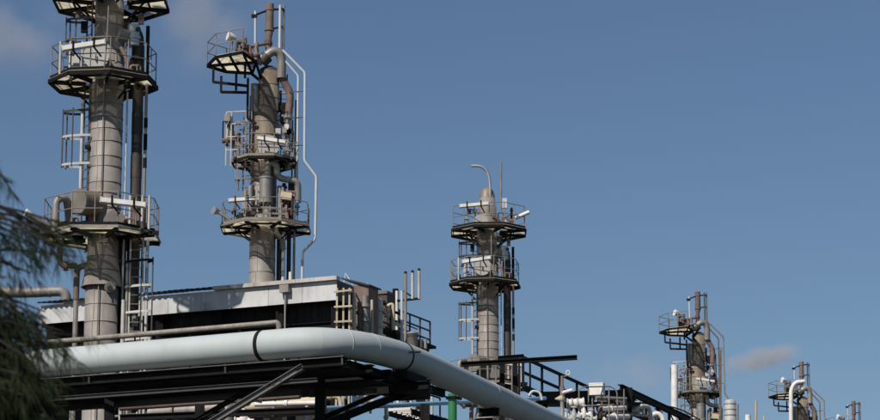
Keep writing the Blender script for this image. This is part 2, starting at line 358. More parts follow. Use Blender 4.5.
def tower_a(t, near):
    cx = 104
    # column, top to bottom
    t.courses(cx, -34, 0, 2, 14); t.course(cx, -48, -34, 12, 12.5)
    t.courses(cx, 2, 40, 3, 14.5)
    t.courses(cx, 40, 92, 4, 16.5)
    t.courses(cx, 92, 210, 9, 16.6)
    t.course(cx, 210, 236, 16.6, 17.5); t.courses(cx, 236, 258, 2, 15.5)
    t.course(cx, 258, 272, 15.5, 17.5); t.course(cx, 272, 288, 17.5, 20, lip=0.03)
    t.courses(cx, 288, 360, 4, 16.4); t.courses(cx, 360, 560, 12, 16.4)
    t.course(cx, 560, None, 18, 18, 'concrete', seam=False)
    # head
    hz = MB().lathe(t.pt(cx, -48), [(t.m(12), 0), (t.m(10.8), t.m(7)), (t.m(8), t.m(13)), (t.m(4), t.m(16.5)), (0.001, t.m(17.5))], 24); hz.build('dome_head', 'cladbrown', t.root)
    t.tube('vent_pipe', [(108, -40, -0.3), (108.5, -72, -0.3), (104, -90, -0.3), (94, -97, -0.3), (80, -97, -0.3)], 2.2, 'alum', 10, fil=0.9)
    t.tube('lightning_rod', [(125, -30, 0), (125.5, -102, 0)], 1.4, 'rail', 8)
    b = MB().box(t.pt(130, -40, -0.5), t.m(7), t.m(7), t.m(15)); b.build('junction_box', 'whitepole', t.root)
    t.tube('drain_stub', [(112, -20, -0.6), (122, -14, -0.5), (122, -4, -0.5)], 3, 'rust', 10, fil=0.2)
    # platforms
    t.platform(106, 2, 1.98, 8, R(22.5), rail='rail', kick='steel')
    t.platform(100, 82, 1.8, 8, R(14), rail='rail', kick='steel')
    t.platform(102, 236, 2.0, 8, R(22.5), rail='rail', toe='clad', eh=0.06, kick='steel', knees=False)
    pw = MB().tube([(0, 0, 0), (0, 0, 1.12)], 0.045, 8).mesh('post', M['railwhite'])
    for lx in (134, 146, 153):
        p = t.pt(lx, 236, -1.1); inst(pw, 'post', Vector((p.x, p.y, t.z(236))), t.root)
    for lx in (60, 82, 70):
        p = t.pt(lx, 82, -1.0); inst(pw, 'post', Vector((p.x, p.y, t.z(82))), t.root)
    # strip lights, manways
    t.strip_light(62, -36, 104, -40, -1.95, 6); t.strip_light(66, 48.5, 107, 42, -1.75, 6); t.strip_light(109, 200, 152, 205, -2.0, 6)
    t.manway(96, 56, -1.0, 13, 'disc'); t.manway(93, -12, -0.85, 11, 'disc')
    # drum nozzle by the lowest platform, with the crook pipe
    d = Vector((-0.62, -0.78, -0.05)).normalized(); c = t.pt(82, 202, -1.0)
    t.flange(c, d, t.m(13.5), 0.12, 'clad', name='drum_head', bolts=False)
    MB().tube([c - d * 0.05, c - d * 0.85], t.m(12.6), 24).build('drum', 'cladbrown', t.root)
    t.manway(118, 222, -0.75, 11.5, 'clad', (0.25, -1, 0))
    t.tube('crook_pipe', [(61, 232, -1.2), (61, 200, -1.2), (70, 197, -1.0), (72, 215, -0.7), (72, 236, -0.6)], 3.8, 'clad', 12, fil=0.25)
    t.tube('lamp_arm', [(58, 228, -1.5), (38, 214.5, -1.8)], 3.2, 'rail', 8); t.flood(37, 213.5, -1.85, (-0.7, -0.3, 0.25), 0.13, 0)
    # vapour line on the right
    t.tube('vapour_pipe', [(104, 26, 0.2), (133, 30, 0.25), (133, 60, 0.25)], 6.2, 'dullpipe', 14, fil=0.4)
    t.tube('reducer', [(112, 34, -0.3), (128, 38, 0.1)], [9, 5.5], 'greypipe', 16)
    t.vert('insulated_sleeve', 129, 25, 46, 0.0, 6.3, 'alum', 18)
    t.flange(t.pt(129, 38, 0.0), ZZ, t.m(7.6), 0.1, 'alum', bolts=False)
    for a, b in zip(range(46, 330, 22), range(68, 352, 22)):
        t.vert('pipe_section', 134, a, b + 0.4, 0.35, 5.6 + 0.25 * ((a // 22) % 2), 'dullpipe', 14)
    t.vert('pipe_section', 134, 332, None, 0.35, 5.6, 'dullpipe', 14)
    t.tube('branch_pipe', [(118, 46, -0.5), (126, 60, -0.6), (127, 82, -0.6)], 2.2, 'rust', 8, fil=0.3)
    t.vert('conduit', 124.5, 92, None, 0.0, 1.0, 'whitepole', 8)
    pole_stripes(t, 143, 26, None, 0.2, 1.6, ((26, 74), (118, 128), (134, 150), (158, 168)))
    t.vert('conduit', 103, 60, None, -0.61, 0.6, 'rail', 6)
    t.tube('sample_line', [(109, 5, -1.5), (109, 40, -1.7), (107, 70, -1.7), (107, 84, -1.5)], 0.65, 'rail', 8)
    # left ladders
    t.ladder(85, 2, 84, -0.15, R(-60), (20, 40), cage_dir=Vector((-1, 0, 0)), depth=0.78, mst='steelgrey', mcage='steelgrey')
    t.ladder(84.5, 84, 238, -0.1, R(-60), (112, 137, 165), cage_dir=Vector((-1, 0, 0)), depth=0.78, mst='steelgrey', mcage='steelgrey', hoopm=['steelgrey', 'railwhite', 'railwhite'])
    t.vert('white_conduit', 81, 100, 190, -0.3, 1.7, 'railwhite', 8)
    b = MB().box(t.pt(81, 27, -0.5), t.m(6), 0.2, t.m(11)); b.build('junction_box', 'steel', t.root)
    b = MB().box(t.pt(87, 147, -0.3), t.m(5), 0.15, t.m(4)); b.build('clamp', 'steel', t.root)
    # right-hand ladder under the lowest platform
    t.ladder(139, 226, 420, -0.3, R(0), (262, 287, 313, 340), cage_dir=Vector((0.75, -0.66, 0)), depth=0.6, mst='railwhite', mcage='steelgrey', hoopm=['steel', 'railwhite', 'railwhite', 'railwhite'], straps=2)
    t.vert('conduit', 130, 262, None, -0.3, 1.5, 'rail', 8); t.vert('conduit', 149, 240, None, -0.2, 1.7, 'railwhite', 8)
    t.vert('riser', 127, 300, None, -0.35, 2.0, 'railwhite', 8)
    t.vert('dark_riser', 121.5, 243, None, 0.5, 4.2, 'dullpipe', 12); t.vert('dark_riser', 128, 240, None, 0.7, 2.6, 'steel', 10)
    # left feed pipe
    t.tube('feed_pipe', [(98, 266, 0), (79, 266, -0.1), (79, 300, -0.1)], 3.2, 'rust', 10, fil=0.25); t.vert('feed_pipe', 79, 300, None, -0.1, 2.6, 'clad', 10)
    t.tube('bypass_pipe', [(79, 266, -0.1), (62, 266, -0.2), (62, 240, -0.2)], 3, 'dullpipe', 10, fil=0.3)
    t.flange(t.pt(68, 266, -0.15), (1, 0, 0), t.m(5), 0.12, 'rust')
    t.flange(t.pt(114, 287, -0.55), (0.45, -1, 0), t.m(5.5), 0.1, 'clad'); t.tube('instrument_nozzle', [(112, 287, -0.3), (115, 288, -0.75)], 2.6, 'dullpipe', 10)
    for ly in (-28, 15, 222, 225): 
        x = random.choice((76, 122, 88)); t.flange(t.pt(x, ly, -0.8), (0, 0, 1), 0.1, 0.25, 'dullpipe', name='valve', bolts=False)
    t.tube('side_lamp', [(146, -18, -0.9), (167, -27, -0.9)], 3.0, 'white', 8)
    clutter(t, 112, 150, 42, 80, -1.1, 0.4, 9, 11); clutter(t, 58, 90, 44, 80, -1.0, 0.3, 7, 12)
    clutter(t, 120, 152, 205, 232, -1.2, 0.5, 10, 13); clutter(t, 56, 100, 206, 232, -0.9, 0.4, 7, 14)
    clutter(t, 66, 90, -36, 0, -1.0, 0.4, 6, 15); clutter(t, 116, 145, -34, 0, -1.0, 0.4, 7, 16)
    clutter(t, 112, 140, 14, 36, -0.5, 0.5, 6, 17, ('dullpipe', 'rust', 'steel', 'rail')); clutter(t, 116, 142, 250, 330, 0.2, 0.8, 10, 18, ('dullpipe', 'steel', 'steel', 'rail', 'greypipe'))
    b = MB().box(t.pt(155, 233, -1.0), 0.5, 0.06, 0.14); b.build('name_plate', 'steel', t.root)

def tower_b(t, near, gooseneck=True):
    cx = 264
    t.courses(267, 72, 112, 3, 10.2, 'cladbrown'); 
    t.courses(263.5, 112, 160, 4, 12.8, 'cladbrown'); t.courses(263.5, 160, 218, 4, 12.8); t.courses(263, 218, 300, 6, 13)
    t.courses(263, 300, 560, 12, 13); t.course(263, 560, None, 14, 14, 'concrete', seam=False)
    MB().lathe(t.pt(267, 72), [(t.m(10.2), 0), (t.m(9), t.m(3)), (t.m(4), t.m(6)), (0.001, t.m(6.5))], 20).build('dome_head', 'dullpipe', t.root)
    MB().lathe(t.pt(263.5, 112), [(t.m(12.8), 0), (t.m(10), t.m(4)), (0.01, t.m(4.2))], 24).build('shoulder', 'cladbrown', t.root)
    t.vert('side_pipe', 253.5, 84, 112, -0.2, 4.2, 'clad', 14); t.vert('side_pipe', 250, 96, 160, 0.1, 2.2, 'dullpipe', 10)
    # stack
    q = t.tube('stack', [(267, 4, 0), (267, 30, 0), (266.5, 40, 0), (266, 44, 0), (266, 56, 0)], [4.2, 4.2, 2.6, 2.8, 2.8], 'rust', 16)
    t.flange(t.pt(267, 30, 0), ZZ, t.m(5), 0.08, 'rust', q, bolts=False); t.flange(t.pt(267, 10, 0), ZZ, t.m(4.8), 0.06, 'rust', q, name='band', bolts=False)
    t.flange(t.pt(266, 43, 0), ZZ, t.m(4.2), 0.14, 'red', q)
    w = MB(); w.bar(t.pt(250, 16, -0.4), t.pt(267, 9.5, 0), 0.07, 0.09); w.bar(t.pt(267, 9.5, 0), t.pt(281, 9, 0.1), 0.07, 0.09); w.bar(t.pt(267, 29, 0), t.pt(280, 27, 0.1), 0.06, 0.08)
    w.build('stack_bracket', 'steel', t.root)
    MB().box(t.pt(252, 16, -0.4), 0.28, 0.16, 0.16).build('clamp', 'steel', t.root)
    t.tube('guy_pole', [(253, 11, -0.4), (253.5, 60, -0.4)], 1.2, 'whitepole', 8)
    t.tube('vent_pole', [(277.5, 5, 0.05), (277.5, 52, 0.05)], 1.5 if near else 1.0, 'whitepole' if near else 'dullpipe', 8); t.tube('guide_rod', [(281, 5, 0.2), (281, 60, 0.2)], 1.2, 'rail', 8)
    # overhead vapour line
    t.tube('overhead_pipe', [(256, 62, -0.5), (263, 57, -0.45), (270, 51.5, -0.4), (275, 51, -0.35), (278.5, 54, -0.3), (280, 60, -0.25), (280, 78, -0.2)], 4.6, 'greypipe', 20, fil=0.16)
    t.tube('down_pipe', [(279.5, 66, -0.2), (281, 80, -0.1), (289, 92, 0), (288, 108, 0), (287, 118, 0)], 3.9, 'rust', 14, fil=0.6)
    t.vert('down_pipe', 287, 117, 170, 0, 2.9, 'clad', 12)
    t.flange(t.pt(287, 117, 0), ZZ, t.m(4.6), 0.12, 'greypipe'); t.flange(t.pt(287, 131, 0), ZZ, t.m(4.2), 0.12, 'rust')
    t.tube('head_nozzle', [(260, 62, -0.4), (266, 56, -0.4)], 6.5, 'dullpipe', 14)
    w = MB(); w.bar(t.pt(272, 105, 0.1), t.pt(292, 105, 0), 0.15, 0.22); w.bar(t.pt(276, 108, 0), t.pt(285, 112, 0), 0.12, 0.3); w.build('pipe_bracket', 'steel', t.root)
    # thin pale lines
    t.tube('vent_line', [(281, 50, -0.5), (304, 73, -0.5), (304.5, 161, -0.5), (316.5, 177, -0.5), (316, 239, -0.5), (303.5, 252, -0.5), (303.5, 300, -0.5)], 1.4 if near else 1.2, 'whitepole' if near else 'rail', 8, fil=0.12)
    t.tube('drain_line', [(281, 58, -0.3), (297, 76, -0.3), (297, 188, -0.3)], 1.15, 'whitepole' if near else 'rust', 8, fil=0.12)
    for ly in (92, 118, 146): MB().bar(t.pt(288, ly, -0.2), t.pt(305, ly - 1, -0.5), 0.03, 0.04).build('pipe_clip', 'steelgrey', t.root)
    # offset top platform on brackets
    zc = t.z(67); Dy = -0.9
    vp_ = [Vector((t.X0 + (x - t.rx) / t.sc, t.Y + Dy + d_, zc)) for x, d_ in ((205.5, 0.3), (217, -1.3), (245, -2.2), (256, -0.4), (249, 1.7), (223, 1.4))]
    P = vp_; f0, f1, f2 = vp_[1], (vp_[1] + vp_[2]) / 2, vp_[2]; b0, b1, b2 = vp_[5], (vp_[5] + vp_[4]) / 2, vp_[4]
    fr = MB(); dz_ = ZZ * 0.11
    for i in range(6): fr.ibeam(P[i] - dz_, P[(i + 1) % 6] - dz_, 0.09, 0.14, 0.02)
    for a, b in ((f0, b0), (f1, b1), (f2, b2), (P[0], P[3])): fr.ibeam(a - dz_, b - dz_, 0.08, 0.14, 0.02)
    pl = fr.build('platform', 'steel', t.root)
    for poly in ([vp_[0], b0, f0], [f0, b0, b1, f1], [f1, b1, b2, f2], [vp_[2], b2, vp_[3]]):
        MB().prism(poly, 0.035).build('deck_plate', 'frp', pl)
    w = MB()
    for pts in (((213, 66), (213, 82), (232, 84), (247, 86)), ((221, 76), (221, 92), (247, 92.5)), ((236, 74), (236, 92)), ((247, 78), (247, 118), (256, 124)), ((244, 58), (244, 78))):
        for a, b in zip(pts, pts[1:]): w.bar(t.pt(*a, -1.2 if a[0] < 240 else -0.7), t.pt(*b, -1.2 if b[0] < 240 else -0.7), 0.11, 0.12)
    for i in (3, 4): w.bar(P[i] - ZZ * 0.15, t.pt(260, 82, 0), 0.1, 0.12)
    w.build('hanging_bracket', 'steel', t.root)
    hr = MB()
    for i in (0, 1, 4, 5):
        a, b = P[i], P[(i + 1) % 6]
        for h in (0.55, 1.1): hr.tube([a + ZZ * h, b + ZZ * h], 0.024, 6)
    h = hr.build('handrail', 'rail', t.root)
    pm = MB().tube([(0, 0, -0.05), (0, 0, 1.1)], 0.026, 6).mesh('post', M['rail'])
    for p in P[:3] + P[4:] + [f1, b1]: inst(pm, 'post', p, h)
    t.flood(231, 37, -1.6, (-0.8, -0.35, 0.2), 0.24, 0.9)
    # relief valves on the top platform
    for i, (x, y0, y1) in enumerate(((238, 42, 60), (244, 38, 58), (249, 46, 62), (255, 46, 60))):
        o = t.tube('relief_valve', [(x, y0, -0.8), (x, y0 + 6, -0.8), (x, y0 + 7, -0.8), (x, y1, -0.8)], [1.4, 1.4, 2.8, 2.2], ('rust', 'dullpipe', 'red', 'rust')[i], 10)
        t.flange(t.pt(x, y0 + 10, -0.8), ZZ, t.m(3.3), 0.08, 'dullpipe', o)
    t.tube('relief_header', [(236, 48, -0.6), (252, 46, -0.6), (262, 44, -0.2)], 1.6, 'rust', 8); t.tube('relief_header', [(238, 56, -0.7), (262, 60, -0.3)], 2.2, 'dullpipe', 8)
    # caged ladder / white frame left of the column
    w = MB()
    for x in (226, 231, 246): w.bar(t.pt(x, 112, -0.7), t.pt(x, 166, -0.7), 0.06, 0.06)
    for y in (112, 124, 137, 150): w.bar(t.pt(226, y, -0.7), t.pt(246, y - 1, -0.7), 0.05, 0.06)
    fo = w.build('access_frame', 'railwhite', t.root)
    t.vert('white_drum', 229, 116, 138, -0.4, 3.0, 'railwhite', 12); t.flange(t.pt(229, 126, -0.4), ZZ, t.m(4.2), 0.12, 'rail')
    MB().tube([t.pt(222, 141, -0.7), t.pt(240, 139, -0.5)], t.m(2.6), 8).build('valve', 'rust', t.root); t.flange(t.pt(227, 143, -0.7), (1, 0, 0), t.m(3.6), 0.1, 'dullpipe')
    t.ladder(247, 110, 222, -0.5, R(-20), (124, 146, 168, 180), mst='rail', mcage='rail', cage_dir=Vector((-0.8, -0.6, 0)), depth=0.55)
    t.ladder(281, 74, 162, 0.35, R(10), (), mst='steelgrey')
    # middle and lower platforms
    t.platform(264, 162, 1.66, 8, R(20), ri=t.m(14), rail='rail')
    t.platform(266, 228, 2.3, 8, R(22.5), ri=t.m(14.5), rail='rail', toe='rail', eh=0.07)
    t.strip_light(259, 138, 286, 142, -1.6, 4.2); t.manway(269, 146, -0.95, 10.8, 'disc')
    t.strip_light(232, 200.5, 257, 198.5, -1.9, 4.2)
    b = MB(); b.bar(t.pt(282, 195.5, -1.2), t.pt(293, 197, -1.2), 0.3, 0.36); b.build('cream_cabinet', 'tan', t.root)
    # inverted-U line between the platforms
    t.tube('transfer_pipe', [(268, 218, -0.75), (268, 163, -0.75), (276, 163, -0.7), (278, 178, -0.6), (298, 181, -0.4), (298, 200, -0.2)], 3.4, 'greypipe', 12, fil=0.3)
    t.vert('insulated_sleeve', 266.5, 178, 202, -0.8, 6.4, 'greypipe', 18)
    t.flange(t.pt(266.5, 202, -0.8), ZZ, t.m(7.2), 0.12, 'clad'); t.flange(t.pt(266.5, 178, -0.8), ZZ, t.m(7), 0.08, 'clad', bolts=False)
    w = MB()
    for x0, y0, x1, y1 in ((256, 207, 288, 209), (258, 213, 288, 214), (288, 205, 288, 222), (258, 205, 258, 222), (272, 206, 272, 222)): w.bar(t.pt(x0, y0, -1.5), t.pt(x1, y1, -1.5), 0.08, 0.1)
    w.build('pipe_stand', 'rail', t.root)
    t.vert('riser', 251, 186, 226, -0.6, 2.6, 'clad', 10); t.vert('riser', 246, 190, 226, -0.5, 1.6, 'rail', 8); t.vert('riser', 280, 186, 226, -0.4, 2.6, 'greypipe', 10)
    t.vert('riser', 291, 178, 222, 0, 3.2, 'dullpipe', 10)
    for x, y, m in ((286, 214, 'red'), (276, 216, 'dullpipe'), (250, 214, 'rust'), (243, 217, 'rail'), (292, 212, 'red')):
        t.flange(t.pt(x, y, -1.2), ZZ, t.m(2.6), 0.35, m, name='valve', bolts=False)
    t.flood(218, 211, -1.2, (-0.7, -0.6, 0.1), 0.2, 0, 'alum')
    t.tube('lamp_arm', [(219, 211.5, -1.2), (228, 217, -1.2), (236, 224, -1.2)], 1.5, 'rail', 8)
    clutter(t, 222, 250, 116, 158, -0.9, 0.3, 14, 31); clutter(t, 276, 298, 124, 158, -0.9, 0.5, 11, 32)
    clutter(t, 236, 262, 174, 222, -1.1, 0.2, 16, 33); clutter(t, 272, 300, 172, 222, -1.1, 0.4, 18, 34)
    clutter(t, 234, 262, 36, 60, -1.4, 0.2, 14, 35, ('rust', 'dullpipe', 'steel', 'rail', 'red')); clutter(t, 274, 294, 84, 124, 0.0, 0.5, 8, 36, ('rail', 'steel', 'dullpipe'))
    clutter(t, 222, 240, 206, 226, -1.2, 0.2, 6, 37)
    # lines below the lower platform
    t.vert('drop_pipe', 279.5, 228, None, 0.2, 2.6, 'dullpipe', 10); t.vert('drop_pipe', 284, 232, None, -0.1, 1.9, 'whitepole', 10)
    t.vert('drop_pipe', 289, 230, None, 0.3, 2.2, 'steelgrey', 10); t.vert('conduit', 294.5, 226, None, 0, 1.3, 'rail', 8)
    t.tube('drop_elbow', [(276, 224, -0.3), (277, 234, -0.3), (283, 240, -0.2), (284, 250, -0.1)], 2.8, 'greypipe', 10, fil=0.3)
    t.vert('conduit', 291, 120, 230, 0.4, 0.9, 'rail', 6); t.vert('conduit', 294, 100, 230, 0.5, 0.9, 'rail', 6)

TA1 = Tower('nearest tall beige tower at left, cut by the top of the picture', 87.0, 104, 82, 104, 82, 1.0, 'tall process towers')
tower_a(TA1, True)
TB1 = Tower('tall brownish tower with rusty stack, right of the nearest tower, behind the white fascia', 129.0, 264, 72, 264, 72, 1.0, 'tall process towers')
tower_b(TB1, True)
TA2 = Tower('domed beige tower with hooked vent pipe, standing alone in the middle', 132.0, 487.5, 284, 104, 82, 0.66, 'tall process towers', midpy=280)
tower_a(TA2, False)
TB2 = Tower('distant tan tower with offset top platform, beside the tall white pipe', 199.0, 697, 336, 264, 72, 0.648, 'tall process towers', midpy=360)
tower_b(TB2, False)
TB3 = Tower('far small tower at right, behind the white gooseneck pipe', 231.0, 800.5, 400, 264, 72, 0.56, 'tall process towers', midpy=395)
tower_b(TB3, False)
TB4 = Tower('farthest tower, only its stack tip showing near the right edge', 262.0, 852.5, 434, 264, 72, 0.48, 'tall process towers', midpy=415)
tower_b(TB4, False)

# ------------------------------------------------------------------ equipment building with white fascia
L0 = W(40, 306, 94.2); dd = W(337, 280.5, 1.0) - CAM; R0 = W(337, 280.5, (L0.z - CAM.z) / dd.z)
U = (R0 - L0); U.z = 0; BLEN = U.length; U.normalize(); V = Vector((-U.y, U.x, 0)); BD = 1.3
def B(a, d, z): return L0 + U * a + V * d + ZZ * z
bld = thing('equipment_building', (L0.x, L0.y, GZ), 'long dark open-sided building with stained white fascia behind the white pipeline', 'building')
FH = 0.66
npan = 9
for i in range(npan):
    a0 = BLEN * i / npan; a1 = BLEN * (i + 1) / npan
    b = MB(); b.bar(B(a0 + 0.006, 0.03, -FH / 2), B(a1 - 0.006, 0.03, -FH / 2 + random.uniform(-0.004, 0.004)), 0.05, FH); b.build('fascia_panel', 'fascia', bld)
ns = 2
for i in range(ns):
    d0 = BD * i / ns; d1 = BD * (i + 1) / ns
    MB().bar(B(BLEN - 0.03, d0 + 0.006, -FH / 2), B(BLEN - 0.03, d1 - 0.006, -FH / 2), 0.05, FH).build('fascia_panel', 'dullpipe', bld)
    MB().bar(B(0.03, d0 + 0.066, -FH / 2), B(0.03, d1 - 0.006, -FH / 2), 0.05, FH).build('fascia_panel', 'fascia', bld)
# roof: flashing on the right part, corrugated sheets at the left
fx = BLEN * 0.60
for a0, a1 in ((fx, fx + 1.6), (fx + 1.61, fx + 3.2), (fx + 3.21, BLEN + 0.05)):
    b = MB(); b.bar(B(a0, 0.0, 0.075), B(a1, 0.0, 0.075), 0.28, 0.13); b.build('roof_flashing', 'flash', bld)
for a0, a1 in ((1.0, 3.2),):
    b = MB(); b.bar(B(a0, 0.1, 0.06), B(a1, 0.1, 0.06), 0.28, 0.12); b.build('roof_flashing', 'flash', bld)
def corrug(a0, a1, z, name, m):
    n = int((a1 - a0) / 0.055); vs = []; fs = []
    for i in range(n + 1):
        a = a0 + (a1 - a0) * i / n; h = (0.0, 0.05, 0.05, 0.0)[i % 4]
        vs += [B(a, -0.22, z + h - 0.0), B(a, BD, z + h + 0.25)]
    fs = [(2 * i, 2 * i + 2, 2 * i + 3, 2 * i + 1) for i in range(n)]
    return MB().add(vs, fs).build(name, m, bld)
x = 0.0
while x < fx - 0.2:
    corrug(x, min(x + 0.88, fx), 0.06 + random.uniform(0, 0.015), 'roof_sheet', 'roof'); x += 0.88
b = MB(); b.bar(B(fx, BD / 2 + 0.12, 0.02), B(BLEN - 0.06, BD / 2 + 0.12, 0.02), BD - 0.3, 0.05); b.build('roof_deck', 'roof', bld)
# recessed wall behind the open front, sheet by sheet, coloured dark for interior shade
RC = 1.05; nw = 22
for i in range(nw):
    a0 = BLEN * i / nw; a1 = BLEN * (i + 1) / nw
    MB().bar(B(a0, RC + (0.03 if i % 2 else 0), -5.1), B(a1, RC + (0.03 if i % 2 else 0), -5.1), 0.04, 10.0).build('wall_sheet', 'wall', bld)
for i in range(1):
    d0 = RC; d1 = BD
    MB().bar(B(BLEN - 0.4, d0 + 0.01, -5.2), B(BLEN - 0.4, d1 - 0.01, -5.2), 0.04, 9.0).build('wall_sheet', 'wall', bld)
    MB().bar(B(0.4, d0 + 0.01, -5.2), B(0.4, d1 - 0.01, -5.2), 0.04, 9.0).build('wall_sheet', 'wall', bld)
for a in [BLEN * i / 5 + (0.25 if i == 0 else -0.25 if i == 5 else 0) for i in range(6)]:
    z0 = GZ - L0.z
    MB().ibeam(B(a, 0.35, -FH), B(a, 0.35, z0), 0.25, 0.25, 0.03).build('column', 'steel', bld)
    MB().ibeam(B(a, 0.2, -FH - 0.12), B(a, RC - 0.03, -FH - 0.12), 0.14, 0.24, 0.02).build('rafter', 'steel', bld)
MB().ibeam(B(0, 0.3, -1.45), B(BLEN, 0.3, -1.45), 0.2, 0.22, 0.02).build('girt', 'steel', bld)
MB().prism([B(a, d, -2.9) for a, d in ((0, 0.1), (BLEN, 0.1), (BLEN, RC), (0, RC))], 0.25).build('shading_slab', 'wall', bld)  # slab added to shade the wall below it
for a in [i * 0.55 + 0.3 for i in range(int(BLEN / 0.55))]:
    MB().bar(B(a, 0.7, -0.1), B(a, 0.7, -2.6), 0.535, 0.05, V).build('louvre_panel', 'wall', bld)  # closed dark panels paint in the shade of the open void
q = MB(); q.box(B(BLEN * 0.838, -0.12, -0.16), 0.34, 0.2, 0.26, U, V); q.tube([B(BLEN * 0.838, -0.1, -0.25), B(BLEN * 0.838, -0.1, -3)], 0.035, 8); q.build('rainwater_head', 'greypipe', bld)
q = MB().tube([B(BLEN * 0.57, -0.1, -0.4), B(BLEN * 0.57, -0.1, -0.66)], 0.06, 8); q.build('spout', 'railwhite', bld)
q = MB().tube([B(BLEN * 0.845, 0.1, 0.1), B(BLEN * 0.845, 0.1, 0.45)], 0.06, 8); q.build('roof_vent', 'white', bld)

# beige duct that bends down onto the roof at the left
P0 = L0 + ZZ * 0.3
duct = thing('insulated_duct', B(0.9, 1.0, 0.1), 'ribbed beige insulated duct bending down onto the roof at left', 'duct')
pts = fillet([W(-60, 291, 97), W(24, 293, 97), W(66, 291, 97), W(66, 308, 97)], 0.55, 8)
n = len(pts)
MB().tube(pts, 0.19, 16).build('duct_run', 'clad', duct)
for i in range(10):
    p = W(-40, 292, 97).lerp(W(50, 292, 97), i / 9); MB().tube([p - Vector((0.03, 0, 0)), p + Vector((0.03, 0, 0))], 0.2, 16).build('band', 'clad', duct)

# ------------------------------------------------------------------ white pipeline
pl = thing('pipeline', W(200, 350, 76) * 1.0 - ZZ * 0.45, 'thick white pipeline bending away to the right in the foreground', 'pipe')
A = W(-60, 372.5, 81.5); Bp = W(286, 343.5, 75.4); Cc = Bp + (Bp - A).normalized() * (W(357, 338.7, 74.0) - Bp).length; E = W(640, 464, 108); Dd = Cc.lerp(E, 0.17)
r = 0.425
leg1 = [A.lerp(Bp, t / 6) for t in range(7)]
for i in range(6): MB().tube([leg1[i], leg1[i + 1]], r, 48, caps=i == 0).build('pipe_section', 'pipewhite', pl)
bend = [Bp * (1 - t) ** 2 + Cc * 2 * t * (1 - t) + Dd * t * t for t in [i / 30 for i in range(31)]]
cuts = [0, 7, 12, 17, 23, 30]
for a, b in zip(cuts, cuts[1:]): MB().tube(bend[a:b + 1], r, 48, caps=False, t0=(bend[a + 1] - bend[a - 1]) if a else Bp - A, t1=(bend[b + 1] - bend[b - 1]) if b < 30 else E - Dd).build('elbow_section', 'pipewhite', pl)
leg2 = [Dd.lerp(E, t / 5) for t in range(6)]
for i in range(5): MB().tube([leg2[i], leg2[i + 1]], r, 48, caps=i == 4).build('pipe_section', 'pipewhite', pl)
def ring(p, d, rr, w, m, name):
    d = d.normalized(); MB().tube([p - d * w / 2, p - d * w / 2 * 0.98, p + d * w / 2 * 0.98, p + d * w / 2], [rr - 0.03, rr, rr, rr - 0.03], 48).build(name, m, pl)
d1 = Bp - A; d2 = E - Dd
ring(W(263, 345.5, 75.8), d1, r + 0.02, 0.13, 'steel', 'clamp_band')
ring(bend[24], bend[25] - bend[23], r + 0.02, 0.07, 'steel', 'clamp_band')
for i in (12, 17): ring(bend[i], bend[i + 1] - bend[i - 1], r + 0.006, 0.03, 'pipewhite', 'weld_bead')
for t in (0.235, 0.30): ring(Dd.lerp(E, t), d2, r + 0.012, 0.05, 'pipewhite', 'weld_bead')
MB().tube([Dd.lerp(E, 0.235), Dd.lerp(E, 0.30)], r + 0.008, 48, caps=False).build('repair_sleeve', 'pipewhite', pl)
for k in (0.25, 0.5): ring(A.lerp(Bp, k), d1, r + 0.005, 0.025, 'pipewhite', 'weld_bead')
w = MB(); w.bar(bend[24] + Vector((0.25, -0.42, 0.05)), bend[24] + Vector((0.6, -0.5, 0.05)), 0.06, 0.05); w.build('lug', 'steel', pl)
q = MB().tube(fillet([W(529, 396, 97), W(532, 391, 97), W(540, 392, 97), W(542, 400, 97)], 0.2), 0.05, 8); q.build('lifting_eye', 'whitepole', pl)

# slim grey line running above the pipeline
gp = MB().tube(fillet([W(-40, 350.5, 84), W(60, 341.5, 82), W(268, 323.5, 77.6), W(277, 322.6, 77.6), W(279, 326, 77.6), W(279, 340, 77.6)], 0.16), 0.085, 12)
sg = thing('slim_pipe', W(160, 336, 80), 'slim dark grey pipe running along the top of the white pipeline', 'pipe')
gp.build('pipe_run', 'rail', sg)
for x in (135, 190, 240):
    p = W(x, 341.5 - (x - 60) * 18 / 208, 82 - (x - 60) * 4.4 / 208); MB().bar(p, p - ZZ * 0.5, 0.05, 0.05).build('support', 'steel', sg)

# ------------------------------------------------------------------ pipe rack under the pipeline
rk = thing('pipe_rack', (W(200, 385, 78).x, 78, GZ), 'black steel pipe rack with diagonal braces under the white pipeline', 'rack')
fa = W(-60, 392, 81); fb = W(346, 361.5, 74.3)
ru = (fb - fa); RL = ru.length; ru.normalize(); rv = Vector((-ru.y, ru.x, 0)).normalized()
def K(a, d, z): return fa + ru * a + rv * d + ZZ * z
def aof(px): return RL * (px + 60) / 406.0
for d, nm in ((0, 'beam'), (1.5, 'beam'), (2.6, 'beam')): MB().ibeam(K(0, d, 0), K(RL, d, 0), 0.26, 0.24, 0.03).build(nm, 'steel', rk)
MB().bar(K(0, -0.02, 0.128), K(RL, -0.02, 0.128), 0.3, 0.016).build('lit_flange_strip', 'brace', rk)  # pale strip painted in for the sunlit top flange of the beam
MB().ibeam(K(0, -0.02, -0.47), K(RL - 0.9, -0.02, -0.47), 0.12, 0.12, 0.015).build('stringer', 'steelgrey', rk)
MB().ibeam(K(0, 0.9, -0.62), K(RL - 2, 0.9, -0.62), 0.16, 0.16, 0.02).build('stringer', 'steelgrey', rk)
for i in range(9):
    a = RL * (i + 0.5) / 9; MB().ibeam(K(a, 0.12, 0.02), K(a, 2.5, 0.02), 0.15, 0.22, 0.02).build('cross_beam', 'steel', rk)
for px in (60, 150, 246, 320): MB().bar(K(aof(px), 0.3, 0.14), K(aof(px), 1.3, 0.14), 0.25, 0.1).build('pipe_shoe', 'steel', rk)
